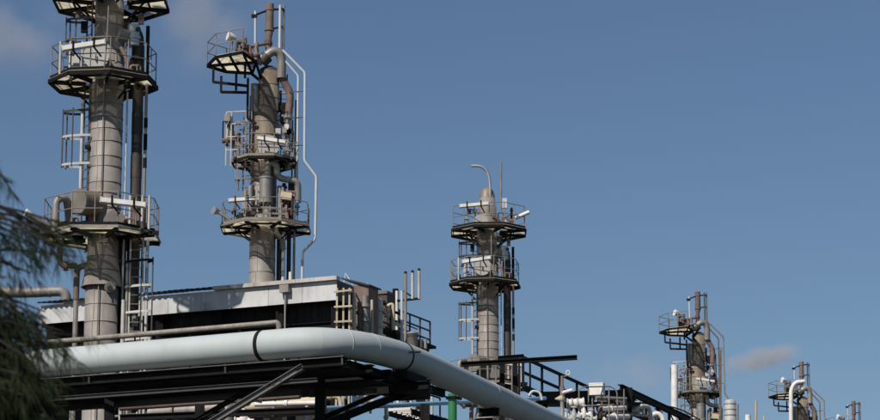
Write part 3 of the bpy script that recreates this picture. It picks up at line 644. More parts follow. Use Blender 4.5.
for px in (100, 235, 345): MB().bar(K(aof(px) - 0.02, -0.125, -0.1), K(aof(px) - 0.02, -0.125, 0.16), 0.05, 0.02).build('stiffener', 'steelgrey', rk)
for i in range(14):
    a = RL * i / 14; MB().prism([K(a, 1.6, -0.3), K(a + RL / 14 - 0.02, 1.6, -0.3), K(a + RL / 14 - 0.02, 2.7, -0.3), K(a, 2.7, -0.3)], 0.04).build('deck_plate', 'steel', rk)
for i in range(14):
    a = RL * i / 14; MB().prism([K(a, 0.14, -0.14), K(a + RL / 14 - 0.02, 0.14, -0.14), K(a + RL / 14 - 0.02, 1.38, -0.14), K(a, 1.38, -0.14)], 0.03).build('deck_plate', 'steel', rk)  # plates added under the pipe to block light from below
# diagonal braces
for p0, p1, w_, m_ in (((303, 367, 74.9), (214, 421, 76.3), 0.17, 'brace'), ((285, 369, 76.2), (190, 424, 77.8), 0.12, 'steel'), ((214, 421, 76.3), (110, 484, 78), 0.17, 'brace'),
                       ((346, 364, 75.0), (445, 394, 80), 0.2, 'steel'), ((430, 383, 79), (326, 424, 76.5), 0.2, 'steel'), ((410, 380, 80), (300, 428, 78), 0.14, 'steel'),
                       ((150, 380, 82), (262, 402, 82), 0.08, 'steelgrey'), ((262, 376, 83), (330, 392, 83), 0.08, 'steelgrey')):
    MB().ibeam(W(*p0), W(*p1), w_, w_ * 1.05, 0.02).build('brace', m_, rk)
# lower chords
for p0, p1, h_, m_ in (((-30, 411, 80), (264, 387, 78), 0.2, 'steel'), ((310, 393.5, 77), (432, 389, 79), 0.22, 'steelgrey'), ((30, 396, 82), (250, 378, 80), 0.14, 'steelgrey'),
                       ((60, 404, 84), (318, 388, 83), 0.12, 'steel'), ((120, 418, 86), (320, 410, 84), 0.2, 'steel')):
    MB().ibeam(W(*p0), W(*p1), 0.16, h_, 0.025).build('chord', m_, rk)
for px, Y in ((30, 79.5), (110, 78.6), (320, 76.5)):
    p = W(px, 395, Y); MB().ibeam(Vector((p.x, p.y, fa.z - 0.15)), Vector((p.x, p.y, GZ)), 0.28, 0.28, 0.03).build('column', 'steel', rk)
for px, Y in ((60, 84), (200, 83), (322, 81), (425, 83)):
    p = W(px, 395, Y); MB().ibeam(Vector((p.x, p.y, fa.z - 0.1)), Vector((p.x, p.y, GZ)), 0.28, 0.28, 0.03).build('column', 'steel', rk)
# saddle under the bend
c = bend[24]; q = MB(); q.box(c - ZZ * 0.62 + Vector((-0.1, 0.4, 0)), 1.3, 1.4, 0.24, GU, GV); q.box(c - ZZ * 0.95 + Vector((0.1, 0.6, 0)), 1.0, 1.6, 0.3, GU, GV); q.build('saddle', 'steel', rk)
MB().ibeam(c - ZZ * 0.9 - GU * 1.6, c - ZZ * 0.9 + GU * 0.9, 0.2, 0.25, 0.03).build('beam', 'steel', rk)
for k in (0.24, 0.5):
    p = Dd.lerp(E, k); MB().ibeam(p - ZZ * 0.56 - GU * 0.35, p - ZZ * 0.56 + GU * 0.35, 0.2, 0.25, 0.03).build('cross_beam', 'steel', rk)
    MB().ibeam(Vector((p.x, p.y, p.z - 0.75)), Vector((p.x, p.y, GZ)), 0.25, 0.25, 0.03).build('column', 'steel', rk)

# ------------------------------------------------------------------ pipework behind the rack
def run(label, pts, rad, m, name='process_pipe', fil=0.3, group='pipes behind the pipe rack', flanges=()):
    P = [W(*p) for p in pts]; t = thing(name, P[0], label, 'pipe', group)
    MB().tube(fillet(P, fil) if len(P) > 2 else P, rad, 12).build('pipe_run', m, t)
    for k in flanges:
        i = int(k); a = P[i].lerp(P[i + 1], k - i); d = (P[i + 1] - P[i]).normalized()
        MB().tube([a - d * 0.05, a + d * 0.05], rad * 1.5, 16).build('flange', m, t)
    return t
run('tan pipe low behind the diagonal braces, nearest the bottom edge', [(180, 414, 90), (318, 401, 88)], 0.16, 'tan', flanges=(0.3, 0.7))
run('pale pipe with joints just above the tan pipe behind braces', [(255, 404.5, 87), (318, 403, 86.4)], 0.08, 'white', flanges=(0.5,))
run('dull lagged pipe behind the rack at lower left', [(170, 410, 88), (228, 405, 87), (228, 440, 87)], 0.2, 'greypipe', flanges=(0.5,))
run('short beige riser under the left end of the pipeline', [(89, 398, 92), (89, 450, 92)], 0.16, 'clad')
run('second beige riser under the left end of the pipeline', [(97, 400, 92.5), (97, 450, 92.5)], 0.12, 'tan')
run('thin pale pipe stub at the left under the pipeline', [(58, 402, 90), (72, 401, 90), (72, 450, 90)], 0.09, 'white')
run('light blue pipe with an elbow, crossing below the bend', [(318, 470, 82), (318, 409, 82), (400, 405.2, 88), (545, 398.5, 104)], 0.075, 'blue', fil=0.25, group=None)
gpipe = run('vertical green pipe under the sloping white pipeline', [(452.5, 394, 92), (452.5, 640, 92)], 0.15, 'green', group=None)
MB().tube([W(452.5, 397, 92), W(452.5, 399, 92)], 0.24, 16).build('flange', 'steel', gpipe)
run('dark red pipe running under the rack deck', [(120, 408, 86), (300, 396, 84)], 0.1, 'rust')
run('white riser behind the rack near the blue elbow', [(341, 392, 90), (341, 450, 90)], 0.13, 'white', flanges=(0.1, 0.3))
run('white riser with flange right of the blue elbow', [(334, 398, 91), (334, 450, 91)], 0.06, 'white')
run('pale riser behind the saddle of the bend', [(419, 372, 96), (419, 470, 96)], 0.12, 'whitepole')
run('grey riser beside the pale one behind the saddle', [(426, 374, 97), (426, 470, 97)], 0.14, 'greypipe')
random.seed(21)
def valve(label, px, py, Y, s=1.0, m='white', wheel='rust', group='valves on the pipework'):
    p = W(px, py, Y); t = thing('gate_valve', p - ZZ * 0.3 * s, label, 'valve', group)
    q = MB(); q.tube([p - ZZ * 0.3 * s, p - ZZ * 0.1 * s, p + ZZ * 0.05 * s, p + ZZ * 0.3 * s], [0.1 * s, 0.16 * s, 0.14 * s, 0.07 * s], 12); q.tube([p - Vector((0.3 * s, 0, 0.1 * s)), p + Vector((0.3 * s, 0, -0.1 * s))], 0.11 * s, 12)
    q.build('valve_body', m, t)
    for k in (-0.3, 0.3): MB().tube([p + Vector((k * s - 0.03, 0, -0.1 * s)), p + Vector((k * s + 0.03, 0, -0.1 * s))], 0.18 * s, 14).build('flange', m, t)
    h = MB(); P = [p + ZZ * 0.42 * s + Vector((math.cos(a) * 0.16 * s, math.sin(a) * 0.16 * s, 0)) for a in [i * math.pi / 6 for i in range(13)]]
    h.tube(P, 0.02 * s, 6); h.bar(P[0], P[6], 0.02, 0.02); h.build('handwheel', wheel, t); MB().tube([p + ZZ * 0.3 * s, p + ZZ * 0.44 * s], 0.025 * s, 6).build('stem', 'alum', t)
valve('white gate valve under the bend, left of the risers', 397, 390, 92, 1.2)
valve('white gate valve below the deck, right of the column', 363, 397, 91, 1.1)
valve('tan gate valve between two white risers behind the rack', 351, 386, 92, 0.9, 'tan')
valve('white gate valve seen through the gap under the bend', 352, 367, 95, 1.2)
valve('small white gate valve low at the left behind the rack', 141, 412, 90, 0.9)
valve('white gate valve at the foot of the diagonal brace', 244, 418, 88, 1.0)
for i, (lab, pts, rad, m_) in enumerate((
        ('grey lagged pipe along the bottom edge, left of the diagonal brace', [(150, 413.5, 86.5), (222, 408.5, 85.4)], 0.2, 'clad'),
        ('cream pipe bit between brace and lower chord', [(222, 404, 88.5), (250, 402, 88.2)], 0.1, 'tan'),
        ('white tee pipe hanging low near the left of the rack', [(132, 409, 88), (140, 408.5, 88), (141, 440, 88)], 0.09, 'railwhite'),
        ('cream pipe stub above the lower chord at left', [(136, 398, 90), (150, 397.2, 90)], 0.06, 'tan'),
        ('thin pale stub above the lower chord, nearer the brace', [(198, 395.8, 90), (212, 395, 90)], 0.045, 'tan'),
        ('pinkish pipe end under the left of the pipeline', [(60, 403.5, 89), (80, 402, 89)], 0.1, 'railwhite'),
        ('thin white riser behind the foot of the brace', [(234, 410, 88), (234, 440, 88)], 0.05, 'white'),
        ('cream pipe elbow right of the rack column', [(324, 398, 86), (340, 396.5, 86), (341, 410, 86)], 0.07, 'tan'),
        ('rusty pipe below the tan pipe behind the braces', [(250, 415, 86), (318, 411, 85.6)], 0.13, 'rust'),
        ('slim grey pipe along the bottom edge at left', [(100, 417, 87), (215, 414, 86)], 0.05, 'rail'),
        ('grey riser left of the blue pipe elbow', [(307, 404, 87), (307, 450, 87)], 0.06, 'railwhite'),
        ('short white stub in the gap behind the deck end', [(309, 384, 90), (336, 383, 90)], 0.07, 'railwhite'))):
    run(lab, pts, rad, m_, flanges=(0.35,))
# white slatted walkway low in the middle
wk = thing('walkway', W(400, 415, 90), 'white stepped walkway sloping under the light blue pipe', 'walkway')
a = W(392, 410, 90); b = W(440, 424, 93); d = (b - a)
for i in range(12): 
    p = a + d * i / 11; MB().bar(p - GU * 0.1, p + GU * 0.7, 0.12, 0.09).build('tread', 'white', wk)
for k in (-0.12, 0.72): MB().bar(a + GU * k - ZZ * 0.1, b + GU * k - ZZ * 0.1, 0.05, 0.2).build('stringer', 'steel', wk)
hr = MB(); hr.tube([a + ZZ * 0.9, b + ZZ * 0.9], 0.03, 6); hr.build('handrail', 'steel', wk)
for i in range(4): p = a.lerp(b, i / 3); MB().tube([p, p + ZZ * 0.9], 0.03, 6).build('post', 'steel', wk)
# small risers and instruments right of the saddle
for i, (px, py, py2, rr, m) in enumerate(((398, 386, 420, 0.05, 'white'), (405, 384, 415, 0.09, 'rail'), (412, 388, 420, 0.06, 'white'), (432, 394, 420, 0.05, 'railwhite'), (386, 396, 420, 0.06, 'tan'))):
    run(('thin white riser left of the saddle gap', 'grey riser in the gap below the bend', 'white riser in the gap below the bend', 'thin white riser just left of the green pipe', 'tan riser behind the crossing braces')[i],
        [(px, py, 94), (px, py2 + 30, 94)], rr, m, flanges=(0.15, 0.4))

# ------------------------------------------------------------------ clutter at the right end of the building
tf = thing('scaffold', W(342, 330, 90.5) - ZZ * 1, 'tan steel frame of upright posts against the end of the fascia', 'frame')
for px in (337, 343.5, 349.5): a_ = W(px, 288, 88.6); MB().bar(a_, Vector((a_.x, a_.y, a_.z - 4)), 0.06, 0.06).build('post', 'tan', tf)
for a_, b_ in (((334, 292), (352, 290)), ((334, 307), (352, 306)), ((334, 322), (352, 321))): MB().bar(W(*a_, 88.5), W(*b_, 88.5), 0.045, 0.06).build('rail', 'tan', tf)
for px, py in ((356, 294), (371, 300)): a_ = W(px, py, 93); MB().bar(a_, Vector((a_.x, a_.y, a_.z - 4)), 0.09, 0.09).build('post', 'tan', tf)
MB().bar(W(350, 291, 88.6), W(356, 294, 93), 0.04, 0.05).build('rail', 'tan', tf); MB().bar(W(356, 294, 93), W(371, 300, 93.5), 0.07, 0.09).build('rail', 'tan', tf)
fc = thing('fan_casing', W(358, 320, 94) - ZZ, 'dark brown fan casing with sloping lid behind the tan frame', 'casing')
c0 = W(361, 314, 93.2); q = MB()
q.box(c0, 0.95, 0.8, 1.9, GU, GV); q.build('casing', 'rust', fc)
q = MB(); q.prism([c0 + GU * a + GV * b_ + ZZ * (0.95 + 0.3 * (0.5 - a)) for a, b_ in ((-0.55, -0.5), (0.55, -0.5), (0.55, 0.5), (-0.55, 0.5))], 0.06); q.build('lid', 'steelgrey', fc)
fc2 = thing('fan_casing', W(380, 320, 98) - ZZ, 'smaller dark fan casing farther along the building end', 'casing')
c1 = W(384, 319, 97); MB().box(c1, 0.6, 0.8, 1.7, GU, GV).build('casing', 'dullpipe', fc2); MB().box(c1 + ZZ * 0.9, 0.66, 0.9, 0.1, GU, GV).build('lid', 'rust', fc2)
run('cream vertical duct between the fan casings', [(365, 296, 91), (365, 345, 91)], 0.12, 'clad', 'vertical_duct', group=None, flanges=(0.2, 0.5))
run('thin cream post by the second fan casing', [(372, 300, 91.5), (372, 345, 91.5)], 0.05, 'tan', 'slim_pipe', group=None)
run('cream pipe crook behind the second fan casing', [(377, 304, 99), (384, 302, 99), (388, 306, 99), (388, 330, 99)], 0.1, 'clad', 'slim_pipe', group=None, fil=0.2)
for lab, pts in (('white triangular davit above the tan frame', ((343.5, 286), (345.5, 273.5), (353, 285))), ('white triangular davit above the fan casings', ((365, 292), (367, 283.5), (376, 294)))):
    dv = thing('davit', W(*pts[0], 94), lab, 'davit', 'white davits on the roof edge')
    MB().tube([W(*p, 94) for p in pts], 0.028, 6).build('davit_arm', 'whitepole', dv)
for i, (lab, pts, rad, m_) in enumerate((
        ('cream upright duct at the corner of the fan casing', [(354, 295, 90.5), (354, 345, 90.5)], 0.07, 'tan'),
        ('rusty upright pipe on the front of the fan casing', [(360, 302, 91), (360, 345, 91)], 0.09, 'rust'),
        ('grey upright vessel between the two fan casings', [(378.5, 299, 94), (378.5, 345, 94)], 0.15, 'railwhite'),
        ('tan crook pipe over the second fan casing', [(388, 318, 94), (388, 305, 94), (393, 304, 94), (393.5, 330, 94)], 0.06, 'tan'),
        ('dark pipe leaning along the railing start', [(381, 300, 95), (392, 311, 95), (400, 314, 95.5)], 0.05, 'steel'))):
    run(lab, pts, rad, m_, 'upright_pipe', group='pipes by the fan casings', fil=0.2, flanges=(0.25, 0.6))
# receding walkway railing
hr = thing('walkway_railing', W(410, 330, 97) - ZZ, 'dark steel walkway railing sloping down behind the bend', 'railing')
for dz in (0, 9, 18): MB().tube([W(378, 302 + dz, 95), W(430, 322 + dz, 100)], 0.035, 6).build('rail', 'steelgrey', hr)
for i in range(6): p = W(378, 302, 95).lerp(W(430, 322, 100), i / 5); MB().tube([p, p - ZZ * 1.0], 0.035, 6).build('post', 'steelgrey', hr)
MB().bar(W(376, 327, 95), W(430, 348, 100), 0.5, 0.1).build('walkway_deck', 'steel', hr)
for i in range(4): p = W(384, 316, 95.4).lerp(W(404, 324, 97.4), i / 3); MB().bar(p, p + ZZ * 0.3 + Vector((0.5, 0, -0.5)), 0.04, 0.04).build('brace', 'steel', hr)
# black flue and the three vent poles
run('black round-topped flue beside the vent poles', [(395.5, 289, 96), (395.5, 380, 96)], 0.11, 'steel', 'flue', group=None)
vp = thing('vent_poles', W(405, 340, 95), 'three cream vent poles on a black cantilever bracket', 'vent')
for px, y0, y1 in ((405.5, 273, 420), (412.5, 272, 299), (419, 270, 299)):
    a_ = W(px, y0, 95); z1 = W(px, y1, 95).z
    o = MB().tube([a_, Vector((a_.x, a_.y, z1))], 0.055, 8).build('pole', 'railwhite' if px > 406 else 'clad', vp)
    MB().tube([a_ - ZZ * 0.02, a_ + ZZ * 0.06], [0.065, 0.04], 8).build('cap', 'steel', o)
q = MB(); q.bar(W(397, 301, 95), W(420, 298.5, 95), 0.07, 0.08); q.bar(W(403.5, 291, 95), W(414, 298, 95), 0.05, 0.05); q.build('bracket', 'steel', vp)
run('short white pipe left of the vent poles', [(396.8, 291, 95.5), (396.8, 330, 95.5)], 0.05, 'white', 'slim_pipe', group=None)
run('taller white pipe against the vent poles', [(401.8, 291, 94.5), (401.8, 345, 94.5)], 0.05, 'whitepole', 'slim_pipe', group=None)
dr = thing('drum', W(412.5, 346, 92), 'small cream drum with rim behind the pipeline bend', 'drum')
c0 = W(412.5, 345, 92); MB().lathe(c0, [(0.19, -0.5), (0.19, 0.36), (0.21, 0.37), (0.21, 0.42), (0.2, 0.43), (0.001, 0.44)], 20).build('drum_body', 'clad', dr)
MB().lathe(c0, [(0.205, 0.28), (0.205, 0.31)], 20).build('hoop', 'steelgrey', dr)
for lab, px, py in (('short dark stub pipe right of the drum', 421.5, 339.5), ('short grey stub pipe right of the drum, outer one', 425.5, 339)):
    run(lab, [(px, py, 92), (px, py + 22, 92)], 0.055, 'greypipe' if px > 424 else 'dullpipe', 'stub_pipe', group=None)
MB()
st = thing('support_beam', W(418, 350, 91), 'dark beam carrying the drum and stub pipes', 'beam')
MB().ibeam(W(404, 346, 92), W(429, 351.5, 92), 0.2, 0.12, 0.02).build('beam', 'steel', st); p = W(420, 352, 92); MB().ibeam(p, Vector((p.x, p.y, GZ)), 0.2, 0.2, 0.02).build('column', 'steel', st)

# ------------------------------------------------------------------ black stair platform right of the centre
sp = thing('stair_platform', W(540, 400, 108) - ZZ * 3, 'black steel stair platform descending to the right beyond the pipeline', 'stairs')
YS = 108
MB().ibeam(W(461, 364.5, 108), W(577, 357.5, 107), 0.2, 0.18, 0.03).build('beam', 'steel', sp)
MB().ibeam(W(498, 358, 110), W(524, 356, 110), 0.14, 0.14, 0.02).build('beam', 'steel', sp)
for px, y0 in ((515, 361), (502, 360)):
    a_ = W(px, y0, 108.3); MB().ibeam(a_, Vector((a_.x, a_.y, GZ)), 0.2, 0.2, 0.03).build('column', 'steel', sp)
s0 = W(523, 357.5, 110.0); s1 = W(593, 389.5, 122)
MB().bar(s0, s1, 0.08, 0.13).build('stair_rail', 'steel', sp); MB().bar(s0 - ZZ * 0.62, s1 - ZZ * 0.62, 0.08, 0.11).build('stair_rail', 'steel', sp)
for i in range(5): p = s0.lerp(s1, i / 4); MB().bar(p, p - ZZ * 1.25, 0.11, 0.11).build('post', 'steel', sp)
MB().bar(s0 - ZZ * 1.25 + GV * 0, s1 - ZZ * 1.25, 0.1, 0.25).build('stringer', 'steel', sp)
for px, y0 in ((519, 360), (530, 363)): a_ = W(px, y0, 109); MB().bar(a_, a_ - ZZ * 1.6, 0.08, 0.08).build('post', 'steel', sp)
MB().ibeam(W(536, 397, 112), W(626, 394.5, 124), 0.3, 0.42, 0.03).build('girder', 'steel', sp)
MB().bar(W(520, 404, 113), W(640, 405, 127), 2.0, 0.12).build('deck', 'steel', sp)
for px in (545, 585, 622): a_ = W(px, 400, 112 + (px - 536) * 0.13); MB().ibeam(a_, Vector((a_.x, a_.y, GZ)), 0.2, 0.2, 0.03).build('column', 'steel', sp)
for i in range(6):
    x = 480 + i * 8; MB().tube([W(x, 366, 110), W(x, 392, 110)], 0.03, 6).build('baluster', 'rail', sp)
# sloping dark conveyor-like gantry
gn = thing('sloping_gantry', W(650, 410, 130) - ZZ * 2, 'black sloping gantry with handrail, left of the tall white pipe', 'gantry')
g0 = W(620, 387.5, 128); g1 = W(690, 420, 150)
MB().ibeam(g0, g1, 0.25, 0.3, 0.03).build('girder', 'steel', gn); MB().ibeam(g0 - ZZ * 1.0, g1 - ZZ * 1.0, 0.2, 0.2, 0.03).build('girder', 'steel', gn)
for i in range(7): p = g0.lerp(g1, i / 6); MB().ibeam(p - ZZ * 0.1, p - ZZ * 1.0, 0.14, 0.14, 0.02).build('post', 'steel', gn)
for i in range(6): p = g0.lerp(g1, i / 6); q_ = g0.lerp(g1, (i + 1) / 6); MB().bar(p - ZZ * 0.1, q_ - ZZ * 1.0, 0.06, 0.06).build('brace', 'steelgrey', gn)
MB().bar(W(627, 388, 129), W(627, 425, 129), 0.5, 0.35).build('column', 'steel', gn)
MB().tube(fillet([W(655, 405, 140), W(672, 407, 145), W(684, 411, 150), W(700, 420, 158)], 1.2), 0.045, 6).build('handrail', 'steelgrey', gn)
MB().tube(fillet([W(655, 409, 140), W(672, 411, 145), W(684, 415, 150), W(700, 424, 158)], 1.2), 0.045, 6).build('handrail', 'steelgrey', gn)
p = W(660, 412, 142); MB().ibeam(p, Vector((p.x, p.y, GZ)), 0.25, 0.25, 0.03).build('column', 'steel', gn)
# white cabinet on posts
cb = thing('cabinet', W(597, 396, 112), 'white box cabinet with lid on a thin rail, beside the black stair', 'cabinet')
c0 = W(597, 390, 112); q = MB(); q.box(c0, 0.6, 0.4, 0.46, Vector((0.96, -0.28, 0)), Vector((0.28, 0.96, 0))); q.build('cabinet_body', 'white', cb)
q = MB(); q.box(c0 + ZZ * 0.25, 0.62, 0.42, 0.05, Vector((0.96, -0.28, 0)), Vector((0.28, 0.96, 0))); q.build('lid', 'white', cb)
q = MB(); q.box(c0 + ZZ * 0.13, 0.605, 0.405, 0.015, Vector((0.96, -0.28, 0)), Vector((0.28, 0.96, 0))); q.build('seam', 'rail', cb)
for k in (-0.2, 0.2): MB().tube([c0 + Vector((k, 0, -0.23)), c0 + Vector((k, 0, -1.6))], 0.03, 6).build('post', 'rail', cb)
# service rail around the valves
sr = thing('service_railing', W(600, 405, 111), 'thin grey pipe railing around the white valves', 'railing')
MB().tube(fillet([W(579, 420, 111), W(579, 389, 111), W(584, 387, 111), W(611, 386.5, 112), W(617, 391, 112), W(618, 425, 112)], 0.15), 0.03, 6).build('rail', 'rail', sr)
MB().tube([W(579, 406.5, 111), W(618, 404.5, 112)], 0.035, 6).build('rail', 'rail', sr)
for px in (588.5, 609, 624): MB().tube([W(px, 389, 111.5), W(px, 425, 111.5)], 0.03, 6).build('post', 'rail', sr)
# relief valve
rv_ = thing('relief_valve', W(562, 412, 104), 'white and rusty safety relief valve standing beyond the pipeline', 'valve')
a_ = W(562, 376, 104)
def zt(py): return Vector((a_.x, a_.y, W(562, py, 104).z))
MB().tube([zt(425), zt(401), zt(400), zt(398)], [0.08, 0.08, 0.13, 0.13], 12).build('inlet', 'railwhite', rv_)
MB().tube([zt(398), zt(394), zt(388), zt(385), zt(376)], [0.13, 0.08, 0.1, 0.06, 0.055], 12).build('bonnet', 'rust', rv_)
MB().tube([zt(393), W(573, 390, 103.6)], 0.07, 10).build('outlet', 'white', rv_)
P = [W(568, 373, 104) + Vector((math.cos(t) * 0.07, 0, math.sin(t) * 0.09)) for t in [i * math.pi / 6 for i in range(13)]]
MB().tube(P, 0.025, 6).build('lever_ring', 'white', rv_); MB().tube([zt(377), W(567, 376, 104)], 0.03, 6).build('lever', 'rust', rv_)
MB().tube([zt(398.5), W(555, 399, 104)], [0.16, 0.02], 10).build('side_cone', 'tan', rv_)
# white horizontal vessel and manifold
ve = thing('pressure_vessel', W(576, 410, 109) - ZZ * 0.4, 'white horizontal vessel behind the relief valve', 'vessel')
c0 = W(567, 404, 109); c1 = W(584, 403, 109); d = (c1 - c0).normalized()
MB().tube([c0, c1], 0.19, 20).build('vessel_shell', 'white', ve)
for k_ in (0.03, 0.3, 0.62, 0.97): MB().tube([c0.lerp(c1, k_) - d * 0.03, c0.lerp(c1, k_) + d * 0.03], 0.225, 20).build('flange', 'railwhite', ve)
for x in (569, 582): MB().bar(W(x, 406, 109), W(x, 425, 109), 0.1, 0.1).build('leg', 'white', ve)
for i, (x, y, Y, s_, m_) in enumerate(((574, 415, 106, 0.75, 'railwhite'), (584, 413, 107, 0.7, 'white'), (566, 417, 105, 0.65, 'railwhite'), (591, 417, 108, 0.7, 'railwhite'), (638, 409, 125, 0.8, 'white'), (600, 413, 112, 0.8, 'dullpipe'))):
    valve(('white gate valve under the white vessel', 'white gate valve right of the white vessel', 'dirty white gate valve just beyond the pipeline', 'white gate valve below the white cabinet', 'white gate valve under the sloping gantry', 'dark gate valve behind the thin railing')[i], x, y, Y, s_, m_, 'white')
for i, pts in enumerate(([(600, 409, 115), (625, 408, 117)], [(604, 417.5, 114), (628, 417, 117)], [(634, 411, 124), (640, 406, 124), (650, 407, 125), (651, 425, 125)], [(648, 417, 128), (658, 413, 128), (663, 418, 128), (664, 430, 128)], [(596, 398, 118), (626, 399, 119)], [(614, 413, 120), (660, 417, 130)])):
    run(('white pipe crossing behind the thin railing, upper one', 'white pipe at the bottom edge behind the thin railing', 'white pipe crook under the gantry', 'white pipe arch right of the crook under the gantry', 'pale pipe just below the girder of the stair platform', 'grey pipe slanting under the gantry')[i],
        pts, (0.1, 0.12, 0.1, 0.12, 0.08, 0.07)[i], ('white', 'white', 'white', 'white', 'clad', 'greypipe')[i], fil=0.4, group='pipes under the gantry', flanges=(0.4,))
mt = thing('manifold_block', W(610, 412, 121) - ZZ * 2, 'dark pump housing behind the thin railing', 'pump')
c0 = W(612, 407, 122); q = MB(); q.tube([c0 - GU * 0.7, c0 - GU * 0.6, c0 + GU * 0.6, c0 + GU * 0.7], [0.2, 0.42, 0.42, 0.2], 18); q.build('pump_casing', 'dullpipe', mt)
MB().box(c0 - ZZ * 0.9, 1.6, 1.0, 1.0, GU, GV).build('plinth', 'wall', mt)

# ------------------------------------------------------------------ far pipes and tanks
run('tall plain white standpipe left of the tan distant tower', [(674.5, 365, 185), (674.5, 760, 185)], 0.24, 'white', 'standpipe', group=None)
run('white gooseneck pipe in front of the far small tower', [(804.5, 381.5, 215), (795, 382.5, 215), (791, 390, 215), (791.5, 740, 215)], 0.17, 'white', 'gooseneck_pipe', group=None, fil=0.55)
tk = thing('tank', W(730, 440, 190), 'narrow white ribbed tank right of the tan tower', 'tank')
c0 = W(730, 402, 190); MB().lathe(Vector((c0.x, c0.y, 0)), [(0.42, GZ), (0.42, c0.z), (0.3, c0.z + 0.15), (0.001, c0.z + 0.2)], 20).build('shell', 'railwhite', tk)
for i in range(4): MB().lathe(Vector((c0.x, c0.y, c0.z - 0.2 - i * 0.4)), [(0.44, 0), (0.44, 0.06)], 20).build('hoop', 'rail', tk)
q = MB(); q.tube([W(738, 404, 190), W(738, 640, 190)], 0.05, 6); q.build('ladder', 'rail', tk)
run('slim tan standpipe between the two distant towers', [(756, 401, 200), (756, 740, 200)], 0.09, 'tan', 'standpipe', group=None)
run('low white standpipe beside the slim tan one', [(748, 415, 200), (748, 740, 200)], 0.22, 'white', 'standpipe', group=None)
run('short tan standpipe at left of the far small tower', [(764, 416, 200), (764, 740, 200)], 0.06, 'tan', 'standpipe', group=None)
run('rusty riser pipe just right of the tan distant tower', [(720.5, 350, 196), (720.5, 740, 196)], 0.07, 'rust', 'standpipe', group=None)

# ------------------------------------------------------------------ casuarina tree at the left edge
random.seed(5)
TY = 16.0
trunk_px = -110
base = W(trunk_px, 794, TY); base.z = 0
tree = thing('casuarina_tree', base, 'dark drooping casuarina tree at the left edge, nearest the camera', 'tree')
TH = 6.1
top = Vector((base.x - 0.3, TY + 0.1, TH))
tp = [base, base.lerp(top, 0.3) + Vector((0.06, 0, 0)), base.lerp(top, 0.6) + Vector((-0.05, 0, 0)), base.lerp(top, 0.85), top]
MB().tube(tp, [0.16, 0.13, 0.09, 0.05, 0.015], 10).build('trunk', 'bark', tree)
limbs = MB(); nv = []; nf = []
def trunk_at(z):
    t = max(0, min(1, z / TH)); return base.lerp(top, t)
def needle(p, d, L, w):
    q = d.cross(Vector((random.uniform(-1, 1), random.uniform(-1, 1), random.uniform(-1, 1)))).normalized() * w
    mid = p + d * L * 0.55 - ZZ * L * 0.04; e = p + d * L - ZZ * L * 0.2; o = len(nv)
    nv.extend([p - q, p + q, mid + q, mid - q, e]); nf.extend([(o, o + 1, o + 2, o + 3), (o + 3, o + 2, o + 4)])
def spray(p, d, n, L):
    for i in range(n):
        s_ = random.random(); q = p + d * s_ * (L * 0.8)
        dd_ = (d * 0.7 + Vector((random.uniform(-1, 1), random.uniform(-1, 1), random.uniform(-1, 0.5))) * 0.55 - ZZ * 0.35).normalized()
        needle(q, dd_, L * random.uniform(0.6, 1.2), 0.002)
def branch(tip, zroot, dens, nsp, tmin=0.25):
    root = trunk_at(zroot); mid = root.lerp(tip, 0.55) + ZZ * (0.18 + 0.1 * random.random()); P = fillet([root, mid, tip], 0.5, 5)
    limbs.tube(P, [0.016 * (1 - i / len(P)) + 0.003 for i in range(len(P))], 5)
    for i in range(nsp):
        t = tmin + (1 - tmin) * (i + random.random()) / nsp; k = t * (len(P) - 1); j = min(int(k), len(P) - 2); p = P[j].lerp(P[j + 1], k - j)
        d = (P[j + 1] - P[j]).normalized(); off = Vector((random.gauss(0, 1), random.gauss(0, 1), random.gauss(0, 0.7))) * 0.09
        twig = (d * 0.5 + off * 4 - ZZ * 0.4).normalized(); e = p + twig * (random.uniform(0.08, 0.22) if tmin < 0.5 else random.uniform(0.02, 0.07))
        limbs.tube([p, e], [0.004, 0.002], 4, caps=False)
        spray(e, twig, dens, 0.14 if tmin < 0.5 else 0.115)
# branch tips along the edge seen against the sky and pipeline
tips = [(14, 186), (8, 205), (2, 225), (22, 232), (10, 250), (40, 246), (34, 262), (70, 238), (62, 250), (76, 258), (28, 280), (44, 276), (12, 290), (22, 310), (34, 318), (48, 322),
        (40, 336), (62, 330), (78, 342), (70, 350), (56, 356), (44, 366), (38, 384), (54, 396), (48, 410), (60, 420), (40, 400), (30, 345), (20, 360), (24, 395), (10, 330), (12, 412)]
tips += [(64, 236), (72, 242), (80, 236), (84, 246), (68, 254), (76, 262), (58, 262), (18, 192)]
for px, py in tips:
    for r_ in range(1 if py < 320 else 2):
        tip = W(px - (6 if py < 330 else 16) + random.uniform(-8, 4), py - 8 + random.uniform(-5, 7), TY + random.uniform(-0.5, 0.5)); branch(tip, tip.z + random.uniform(-0.3, 0.3), 14, 6 if py < 330 else 16, 0.8 if py < 330 else 0.3)
for i in range(45):                           # the rest of the crown, fuller towards the bottom
    z = 2.0 + 3.9 * random.random() ** 1.7; rad = 0.15 + (TH - z) * 0.2 * random.uniform(0.5, 1.0); a = random.uniform(0, 2 * math.pi)
    tip = trunk_at(z) + Vector((math.cos(a) * rad, math.sin(a) * rad, -0.2)); branch(tip, z + random.uniform(-0.3, 0.1), 16, 10)
for i in range(170):                          # dense lower mass
    py = random.uniform(345, 470); lim = 20 + 38 * min(1, max(0, (py - 345) / 55))
    tip = W(random.uniform(-130, lim), py, TY + random.uniform(-0.7, 0.7)); branch(tip, tip.z + random.uniform(-0.3, 0.2), 22, 14)
for i in range(9):
    tip = W(random.uniform(-60, 22), random.uniform(285, 345), TY + random.uniform(-0.5, 0.5)); branch(tip, tip.z + random.uniform(-0.2, 0.25), 18, 8, 0.6)
limbs.build('branches', 'bark', tree)
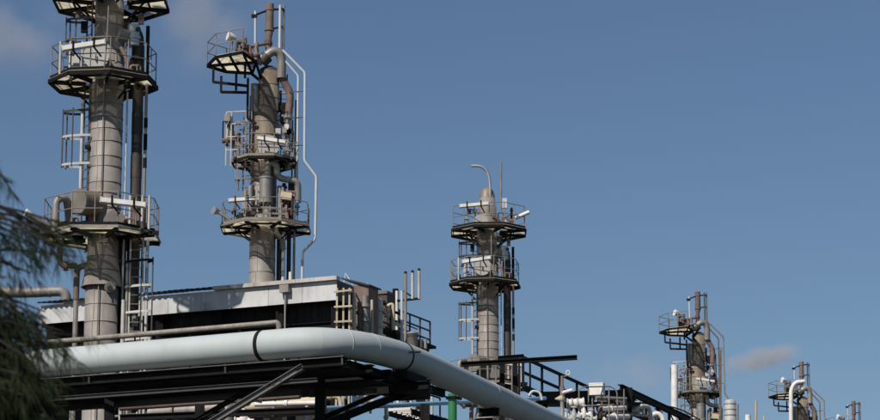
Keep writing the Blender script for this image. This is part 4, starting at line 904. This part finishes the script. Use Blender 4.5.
cr = MB(); cr.v = nv; cr.f = nf; cr.sm = [False] * len(nf); cr.build('crown', 'leaf', tree)

# ------------------------------------------------------------------ faint steam clouds
def cloud(label, px, py, Y, wpx, hpx, dens, tilt=0.0, seed=0.0, ncut=0.42):
    s_ = S(py, Y); c_ = W(px, py, Y); rx = wpx / 2 / s_; rz = hpx / 2 / s_; ry = (rx + rz) / 2
    b = MB(); n = 20
    b.lathe((0, 0, 0), [(max(0.001, math.sin(math.pi * i / 14)), -math.cos(math.pi * i / 14)) for i in range(15)], n)
    m = bpy.data.materials.new('steam'); m.use_nodes = True; N = m.node_tree.nodes; L = m.node_tree.links; N.remove(N['Principled BSDF'])
    tc = N.new('ShaderNodeTexCoord'); ln = N.new('ShaderNodeVectorMath'); ln.operation = 'LENGTH'; L.new(tc.outputs['Object'], ln.inputs[0])
    fa_ = N.new('ShaderNodeMapRange'); fa_.interpolation_type = 'SMOOTHSTEP'; fa_.inputs['From Min'].default_value = 1.0; fa_.inputs['From Max'].default_value = 0.2; L.new(ln.outputs['Value'], fa_.inputs['Value'])
    mp = N.new('ShaderNodeMapping'); mp.inputs['Location'].default_value = (seed, seed * 1.7, seed * 0.6); mp.inputs['Scale'].default_value = (rx / rz, ry / rz, 1); L.new(tc.outputs['Object'], mp.inputs[0])
    no = N.new('ShaderNodeTexNoise'); no.inputs['Scale'].default_value = 0.9; no.inputs['Detail'].default_value = 4; L.new(mp.outputs[0], no.inputs['Vector'])
    nr = N.new('ShaderNodeMapRange'); nr.inputs['From Min'].default_value = ncut; nr.inputs['From Max'].default_value = 0.72; L.new(no.outputs['Fac'], nr.inputs['Value'])
    mu = N.new('ShaderNodeMath'); mu.operation = 'MULTIPLY'; L.new(fa_.outputs[0], mu.inputs[0]); L.new(nr.outputs[0], mu.inputs[1])
    md = N.new('ShaderNodeMath'); md.operation = 'MULTIPLY'; md.inputs[1].default_value = dens / ry; L.new(mu.outputs[0], md.inputs[0])
    vs = N.new('ShaderNodeVolumePrincipled'); vs.inputs['Color'].default_value = (0.97, 0.88, 0.84, 1); L.new(md.outputs[0], vs.inputs['Density'])
    L.new(vs.outputs[0], N['Material Output'].inputs['Volume'])
    o = b.build('steam_cloud', m, None, (0, 0, 0)); o.location = c_; o.scale = (rx, ry, rz); o.rotation_euler = (0, tilt, 0)
    return tag(o, label, 'cloud', 'faint steam clouds')
cloud('faint pinkish steam cloud at the top left corner', 22, 32, 900, 160, 115, 0.95, R(-20), 1.3)
cloud('faint steam cloud beside the rusty stack of the brown tower', 215, 22, 900, 160, 120, 0.95, R(-30), 4.1)
cloud('pale steam cloud between the two distant right towers', 762, 359, 900, 100, 30, 2.4, R(-12), 2.2, 0.36)
cloud('very faint steam cloud left of the tall white standpipe', 630, 378, 900, 150, 60, 0.6, R(-10), 7.7)
